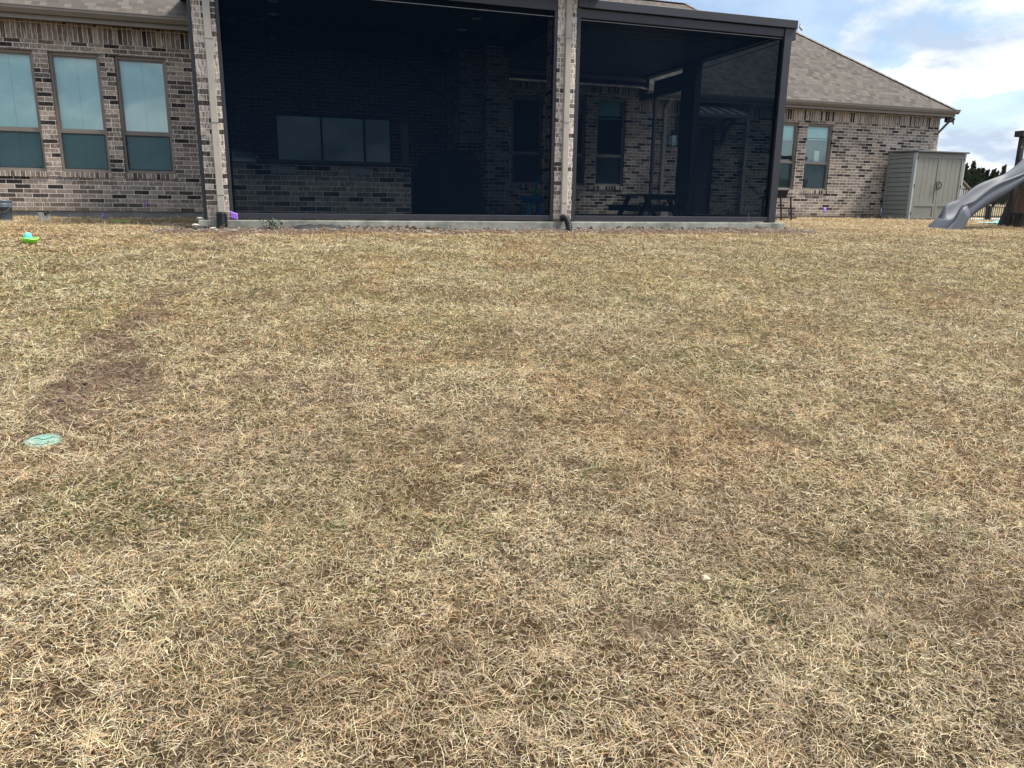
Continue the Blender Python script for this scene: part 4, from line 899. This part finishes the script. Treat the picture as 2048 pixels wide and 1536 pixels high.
_ZZ = H(_PX.ravel(), _PY.ravel()).reshape(_PX.shape); _SS = (soil(_PX.ravel(), _PY.ravel())*fbm(_PX.ravel(), _PY.ravel(), .16, 55, 3)).reshape(_PX.shape)
def zf(x, y): return float(_ZZ[min(len(_py)-1, max(0, int((y-3.5)/.03+.5))), min(len(_px)-1, max(0, int((x+2)/.03+.5)))])
def sf(x, y): return float(_SS[min(len(_py)-1, max(0, int((y-3.5)/.03+.5))), min(len(_px)-1, max(0, int((x+2)/.03+.5)))])
def scatter(name, n, pick, r0_, r1_, m_, label, seed):
    g_ = np.random.default_rng(seed); b = MB(); c = 0
    base = [(1,0,0),(-1,0,0),(0,1,0),(0,-1,0),(0,0,1),(0,0,-1)]; fcs = [(0,2,4),(2,1,4),(1,3,4),(3,0,4),(2,0,5),(1,2,5),(3,1,5),(0,3,5)]
    while c < n:
        x, y = pick(g_)
        if x is None: continue
        r_ = g_.uniform(r0_, r1_)*g_.uniform(.5, 1.2); z = zf(x, y)+r_*.25; i = len(b.v); ang = g_.uniform(0, 3)
        for v in base:
            q = r_*g_.uniform(.6, 1.3); b.v.append((x+q*(v[0]*math.cos(ang)-v[1]*math.sin(ang)), y+q*(v[0]*math.sin(ang)+v[1]*math.cos(ang)), z+q*v[2]*.7))
        b.f += [tuple(i+k for k in t) for t in fcs]; c += 1
    tag(b.build(name, M[m_], fixn=False), label, 'soil', kind='stuff')
M['clod'] = mat('dark_clod', (.075,.052,.039), .95, var=.5, scale=14)
M['gravel'] = mat('pale_grit', (.25,.235,.20), .95, var=.5, scale=12)
def pk_soil(g_):
    x = g_.uniform(-1.6, .9); y = g_.uniform(3.9, 10)
    if sf(x, y) < g_.uniform(.15, .6): return None, None
    return x, y
scatter('soil_clods', 650, pk_soil, .005, .017, 'clod', 'dark crumbly soil clods on the bare trench patch at left', 21)
scatter('gravel', 3800, lambda g_: (g_.uniform(-1.5, 9.9), 12.29-abs(g_.normal(0, .42))), .006, .022, 'gravel', 'pale grit and soil crumbs along the slab front', 22)
scatter('wall_foot_clods', 420, lambda g_: (g_.choice([g_.uniform(-1.2, 2.6), g_.uniform(-1.2, 9.5)]), 12.29-abs(g_.normal(0, .07))), .015, .05, 'clod', 'dark clods of soil banked against the slab front', 23)
# ------------------------------------------------------------------ slide
sl = empty('slide', (14, 12.6, -.42), 'grey moulded wavy plastic slide coming down from the playset', 'slide')
def spl(t, K_):
    n = len(K_)-1; f_ = min(max(t, 0), .99999)*n; i = int(f_); u_ = f_-i
    p0, p1, p2, p3 = [K_[max(0, min(n, i+j))] for j in (-1, 0, 1, 2)]
    return tuple(.5*((2*b_)+(-a_+c_)*u_+(2*a_-5*b_+4*c_-d_)*u_*u_+(-a_+3*b_-3*c_+d_)*u_**3) for a_, b_, c_, d_ in zip(p0, p1, p2, p3))
RIM = [(13.78,-.22),(13.84,-.08),(13.91,.05),(14.02,.11),(14.20,.15),(14.34,.24),(14.51,.36),(14.69,.47),(14.88,.55),(15.2,.65),(15.45,.73),(15.7,.88),(15.95,1.08),(16.4,1.4),(16.9,1.55)]
BED = [(13.78,-.25),(13.95,-.26),(14.1,-.21),(14.28,-.06),(14.54,.09),(14.81,.22),(15.09,.36),(15.42,.57),(15.8,.77),(16.4,1.12),(16.9,1.27)]
def curve(tab, x):
    tx = [a_ for a_, _ in tab]; ty = [c_ for _, c_ in tab]
    return float(np.mean(np.interp(x+np.linspace(-.07, .07, 9) if x > 13.98 else x+np.linspace(-.01, .01, 3), tx, ty)))
NS = 84; prof_n = 21; b = MB(); rings = []; hw_ = .31
for i in range(NS+1):
    x_ = 13.78+(16.9-13.78)*(i/NS)**1.25; zr, zb_ = curve(RIM, x_), curve(BED, x_); rh = zr-zb_; zu = zb_-.035; ring = []
    sh = lambda s_: .10*s_          # the mouth is cut slightly askew
    for j in range(prof_n):
        s_ = -1+2*j/(prof_n-1); ring.append((x_+sh(s_), 12.6+s_*(hw_-.03), zb_+rh*(abs(s_)**2.3)))
    sd_ = zr-zu
    def outer(sg):
        o_ = [(x_+sh(sg), 12.6+sg*(hw_-.03+dy), zr+dz) for dy, dz in ((.012,.010),(.028,.009),(.040,-.012),(.036,-.035))]
        for (dy, q) in ((.016,.28),(.018,.45),(.032,.50),(.034,.68),(.040,1.0)): o_.append((x_+sh(sg), 12.6+sg*(hw_-.03+dy), zr-max(sd_*q, .036+.008*q)))
        return o_
    ring += outer(1); ring.append((x_, 12.6+.12, zu)); ring.append((x_, 12.6-.12, zu)); ring += outer(-1)[::-1]; rings.append(ring)
nr = len(rings[0])
for ring in rings: b.v += ring
for i in range(NS):
    for j in range(nr): j2 = (j+1) % nr; b.f.append((i*nr+j, i*nr+j2, (i+1)*nr+j2, (i+1)*nr+j))
b.f.append(tuple(NS*nr+j for j in range(nr)))
# flared foot: loft from the mouth's edge down to the ground, closed behind
mouth = rings[0]; nm = nr; i0 = len(b.v)
g0 = -.47
def foot_ring(t_):
    o_ = []
    for k_, (x_, y_, z_) in enumerate(mouth):
        inner = k_ < prof_n; s_ = (y_-12.6)/hw_
        if inner: o_.append((x_-.015-.27*t_-.02*math.sin(t_*3), 12.6+(y_-12.6)*(1.15+.14*t_), (z_+.012)*(1-t_)+g0*t_))
        else: o_.append((x_+.02+.10*t_*0+.14*(1 if abs(s_) > .5 else 0)*0, 12.6+(y_-12.6)*(1+.1*t_), z_*(1-t_)+g0*t_))
    return o_
fr_ = [mouth]+[foot_ring(t_) for t_ in (.0,.08,.25,.5,.75,1)]
for ring in fr_: b.v += ring
for i in range(len(fr_)-1):
    for j in range(prof_n-1): b.f.append((i0+i*nr+j, i0+i*nr+j+1, i0+(i+1)*nr+j+1, i0+(i+1)*nr+j))
b.build('chute', M['slide'], sl, smooth=True)
# side cheeks of the foot
for sg in (-1, 1):
    ck = MB(); y1_ = 12.6+sg*(hw_+.012); yb = 12.6+sg*(hw_+.05); sx_ = .10*sg
    top = [(13.77,-.23),(13.84,-.11),(13.91,.01),(14.02,.06),(14.10,-.05),(14.16,-.14)]; bot = [(13.49,g0),(13.60,g0),(13.70,g0),(13.82,g0),(13.90,g0),(13.96,g0)]
    for (tx_, tz_), (bx_, bz_) in zip(top, bot):
        for q in (0, .33, .66, 1): ck.v.append((tx_+(bx_-tx_)*q+sx_, y1_+(yb-y1_)*q, tz_+(bz_-tz_)*q))
    for (tx_, tz_), (bx_, bz_) in zip(top, bot):
        for q in (0, .33, .66, 1): ck.v.append((tx_+(bx_-tx_)*q+sx_, y1_-sg*.05+(yb-y1_)*q, tz_+(bz_-tz_)*q-.01))
    for o_ in (0, 24):
        for k_ in range(5):
            for q in range(3): ck.f.append((o_+k_*4+q, o_+k_*4+q+1, o_+(k_+1)*4+q+1, o_+(k_+1)*4+q))
    for k_ in range(5): ck.f.append((k_*4, (k_+1)*4, 24+(k_+1)*4, 24+k_*4))
    for q in range(3): ck.f.append((q, q+1, 24+q+1, 24+q)); ck.f.append((20+q, 21+q, 45+q, 44+q))
    ck.build('cheek', M['slide'], sl, smooth=True)
# ------------------------------------------------------------------ playset
pv = empty('playset', (17, 14.0, -.4), 'dark stained wooden playset with brown climbing wall at the right edge', 'playset')
for (xa, ya) in ((16.56,13.42),(17.9,13.42),(16.95,11.8),(18.3,11.8)): MB().box(xa, xa+.095, ya, ya+.095, -.5, 1.62).build('post', M['wooddark'], pv)
MB().box(16.51, 18.5, 13.38, 13.60, 1.60, 1.73).build('beam', M['wooddark'], pv)
MB().box(16.9, 18.5, 11.78, 11.95, 1.60, 1.75).build('beam', M['wooddark'], pv)
MB().box(16.95, 18.4, 11.9, 13.5, .85, .93).build('deck', M['wooddark'], pv)
MB().bar((16.72,13.75,-.45),(17.25,13.75,1.05), .12, .12, (0,1,0)).build('leaning_rail', M['wooddark'], pv)
bw = MB()
for k in range(8):
    xa = 16.84+k*.20; zt = min(.9, -.35+(xa-16.78)*2.6+.3); bw.v += [(xa,13.78,-.42),(xa+.192,13.78,-.42),(xa+.192,13.78,min(.95,zt+.42)),(xa,13.78,zt),(xa,13.81,-.42),(xa+.192,13.81,-.42),(xa+.192,13.81,min(.95,zt+.42)),(xa,13.81,zt)]
    i = len(bw.v)-8
    for q in ((0,3,2,1),(4,5,6,7),(0,1,5,4),(1,2,6,5),(2,3,7,6),(3,0,4,7)): bw.f.append(tuple(i+j for j in q))
bw.build('climbing_wall', M['woodbrown'], pv)
MB().tube([(16.38,13.36,1.30+.14*math.cos(a_)) if 0 else (16.54-.07*math.sin(a_),13.38,1.22+.15*math.cos(a_)) for a_ in [math.pi*j/10 for j in range(11)]], .014, 7).build('handle', M['black'], pv)
bn = empty('bench', (16.9, 13.1, -.42), 'low dark wooden bench under the slide at the playset', 'bench')
MB().box(16.30, 17.4, 12.9, 13.2, -.13, -.07).build('seat', M['wooddark'], bn, bevel=.005); MB().box(16.34, 17.36, 12.96, 13.0, -.24, -.13).build('apron', M['wooddark'], bn)
for xa in (16.33, 17.28): MB().box(xa, xa+.10, 12.98, 13.12, -.46, -.13).build('leg', M['wooddark'], bn)
# cloth on the grass
b = MB(); nn = 14; cxx, cyy = 17.95, 14.75
for i in range(nn+1):
    for k in range(nn+1):
        u_, v_ = i/nn-.5, k/nn-.5; b.v.append((cxx+u_*1.1, cyy+v_*.5, gz(cxx, cyy)+.03+.12*max(0, fbm(np.array([u_*3]), np.array([v_*3]), 1, 3)[0]-.35)*(1.5 if u_ > 0 else .3)))
for i in range(nn):
    for k in range(nn): q = i*(nn+1)+k; b.f.append((q, q+nn+1, q+nn+2, q+1))
o = b.build('cloth', M['cloth'], smooth=True); tag(o, 'crumpled turquoise cloth on the grass right of the slide foot', 'cloth')
# ------------------------------------------------------------------ metal fence
fc_ = empty('metal_fence', (28, 22, -.44), 'black metal picket fence beyond the shed and slide', 'fence')
z0, z1 = -.45, .72
def picket_panel(xa, xb, y):
    b = MB(); b.box(xa, xb, y-.014, y+.014, z1-.05, z1-.015); b.box(xa, xb, y-.014, y+.014, z0+.14, z0+.175); x_ = xa+.07
    while x_ < xb-.02: b.box(x_-.009, x_+.009, y-.009, y+.009, z0+.02, z1); x_ += .105
    return b.build('picket_panel', M['black'], fc_)
for k in range(9):
    xa = 18.65+k*2.42-.0; MB().box(xa, xa+.065, 21.97, 22.035, z0-.15, z1+.05).build('post', M['black'], fc_); picket_panel(xa+.066, xa+2.419, 22)
MB().box(26.02-.0, 26.15, 21.95, 22.05, z0-.15, z0+.55).build('gate_post', M['black'], fc_)
# ------------------------------------------------------------------ far cottage and cedars
cot = empty('white_outbuilding', (33.5, 36, -.2), 'white gabled outbuilding far behind the fence beside the shed', 'building')
b = MB(); gx0, gx1, gy0, gy1 = 34.0, 40.6, 36, 42; zb_, ze, za_ = -.9, 1.15, 1.95
xm = 38.6
def px2(px, y): 
    d_ = fw+rr*((px-1024)/FPX)+uu*((768-372)/FPX); return d_.x*y/d_.y
ya = 36.0; xa_, xe_ = px2(1916, ya), px2(1938, ya); hw_ = xe_-xa_
b.v = [(xa_-hw_,ya,zb_),(xe_,ya,zb_),(xe_,ya,1.05),(xa_,ya,1.62),(xa_-hw_,ya,1.05),(xa_-hw_,42,zb_),(xe_,42,zb_),(xe_,42,1.05),(xa_,42,1.62),(xa_-hw_,42,1.05)]
b.f = [(0,1,2,3,4),(9,8,7,6,5),(1,6,7,2),(0,4,9,5)]; b.build('wall', M['siding'], cot)
MB().quad((xa_,ya-.25,1.68),(xe_+.25,ya-.25,.93),(xe_+.25,42.2,.93),(xa_,42.2,1.68)).quad((xa_,ya-.25,1.68),(xa_-hw_-.25,ya-.25,.93),(xa_-hw_-.25,42.2,.93),(xa_,42.2,1.68)).quad((xa_,ya-.26,1.60),(xe_+.25,ya-.26,.85),(xe_+.25,ya-.26,.95),(xa_,ya-.26,1.70)).build('roof', M['soffit'], cot, fixn=False)
def cedar(x, y, h, r, label, seed, spires):
    g = gz(x, y); e = empty('cedar_tree', (x, y, g), label, 'tree', 'cedar trees beyond the fence'); rg_ = np.random.default_rng(seed)
    tk = MB(); tk.tube([(x,y,g-.2),(x+.05,y,g+h*.4),(x,y+.05,g+h*.85)], [r*.09,r*.06,.02], 8)
    for k in range(7):
        a_ = rg_.uniform(0,6.28); z_ = g+h*rg_.uniform(.15,.6); tk.tube([(x,y,z_),(x+r*.6*math.cos(a_),y+r*.6*math.sin(a_),z_+h*.18)], [.05,.015], 5)
    tk.build('trunk', M['bark'], e)
    V = []; F = []
    for (sx, sy, sh, sr) in spires:
        n = int(4200*sr/r*sh)
        t_ = rg_.random(n)**.8; a_ = rg_.uniform(0, 6.28, n); env = np.sin(np.clip(t_*1.0+.16, 0, 1)**.75*np.pi)**.7
        ph = vnoise(a_*1.6+seed, t_*7, 1, seed); rad = sr*(env*(.65+.55*ph))*rg_.uniform(.25, 1, n)**.35
        px = x+sx+rad*np.cos(a_); py = y+sy+rad*np.sin(a_); pz = g+.05*h+t_*h*sh*(.93+.1*ph)
        for q in range(n):
            l_ = rg_.uniform(.12,.26); o_ = Vector((math.cos(a_[q]), math.sin(a_[q]), rg_.uniform(.5,1.6))).normalized()*l_; s_ = Vector((rg_.normal(), rg_.normal(), rg_.normal()*.5)).normalized()*l_*.3
            c_ = Vector((px[q],py[q],pz[q])); i = len(V); V += [tuple(c_-s_), tuple(c_+s_), tuple(c_+o_+s_*.3), tuple(c_+o_-s_*.3)]; F.append((i,i+1,i+2,i+3))
    b = MB(); b.v = V; b.f = F; b.build('crown', M['cedar'], e, fixn=False)
cy = 46
cedar(px2(1936,cy), cy, 3.1, 1.5, 'dark cedar tree with twin tips standing directly behind the white gable', 11, [(-.45,0,.93,1.0),(.35,.1,1.0,.75),(.9,.1,.86,.7),(.0,-.2,.8,1.6)])
cedar(px2(1964,cy), cy+.5, 2.85, 1.5, 'dark bushy cedar, lower middle one beyond the fence', 12, [(-.5,0,.95,.9),(.4,0,.92,.9),(.9,0,.88,.8),(.1,-.3,.75,1.6)])
cedar(px2(1992,cy), cy, 2.9, 1.3, 'dark cedar with ragged spiky tips just above the slide', 13, [(-.45,0,.9,.7),(.0,.1,.85,.55),(.55,0,1.0,.5),(.1,-.3,.7,1.3)])
cedar(px2(1900,cy), cy+1, 2.8, 1.3, 'dark cedar mostly hidden behind the shed', 14, [(0,0,.95,1.0),(.3,-.2,.7,1.2)])
cedar(px2(2035,cy+6), cy+6, 2.4, 1.3, 'low dark cedar behind the slide and playset', 15, [(0,0,.95,1.0),(.3,-.2,.7,1.2)])
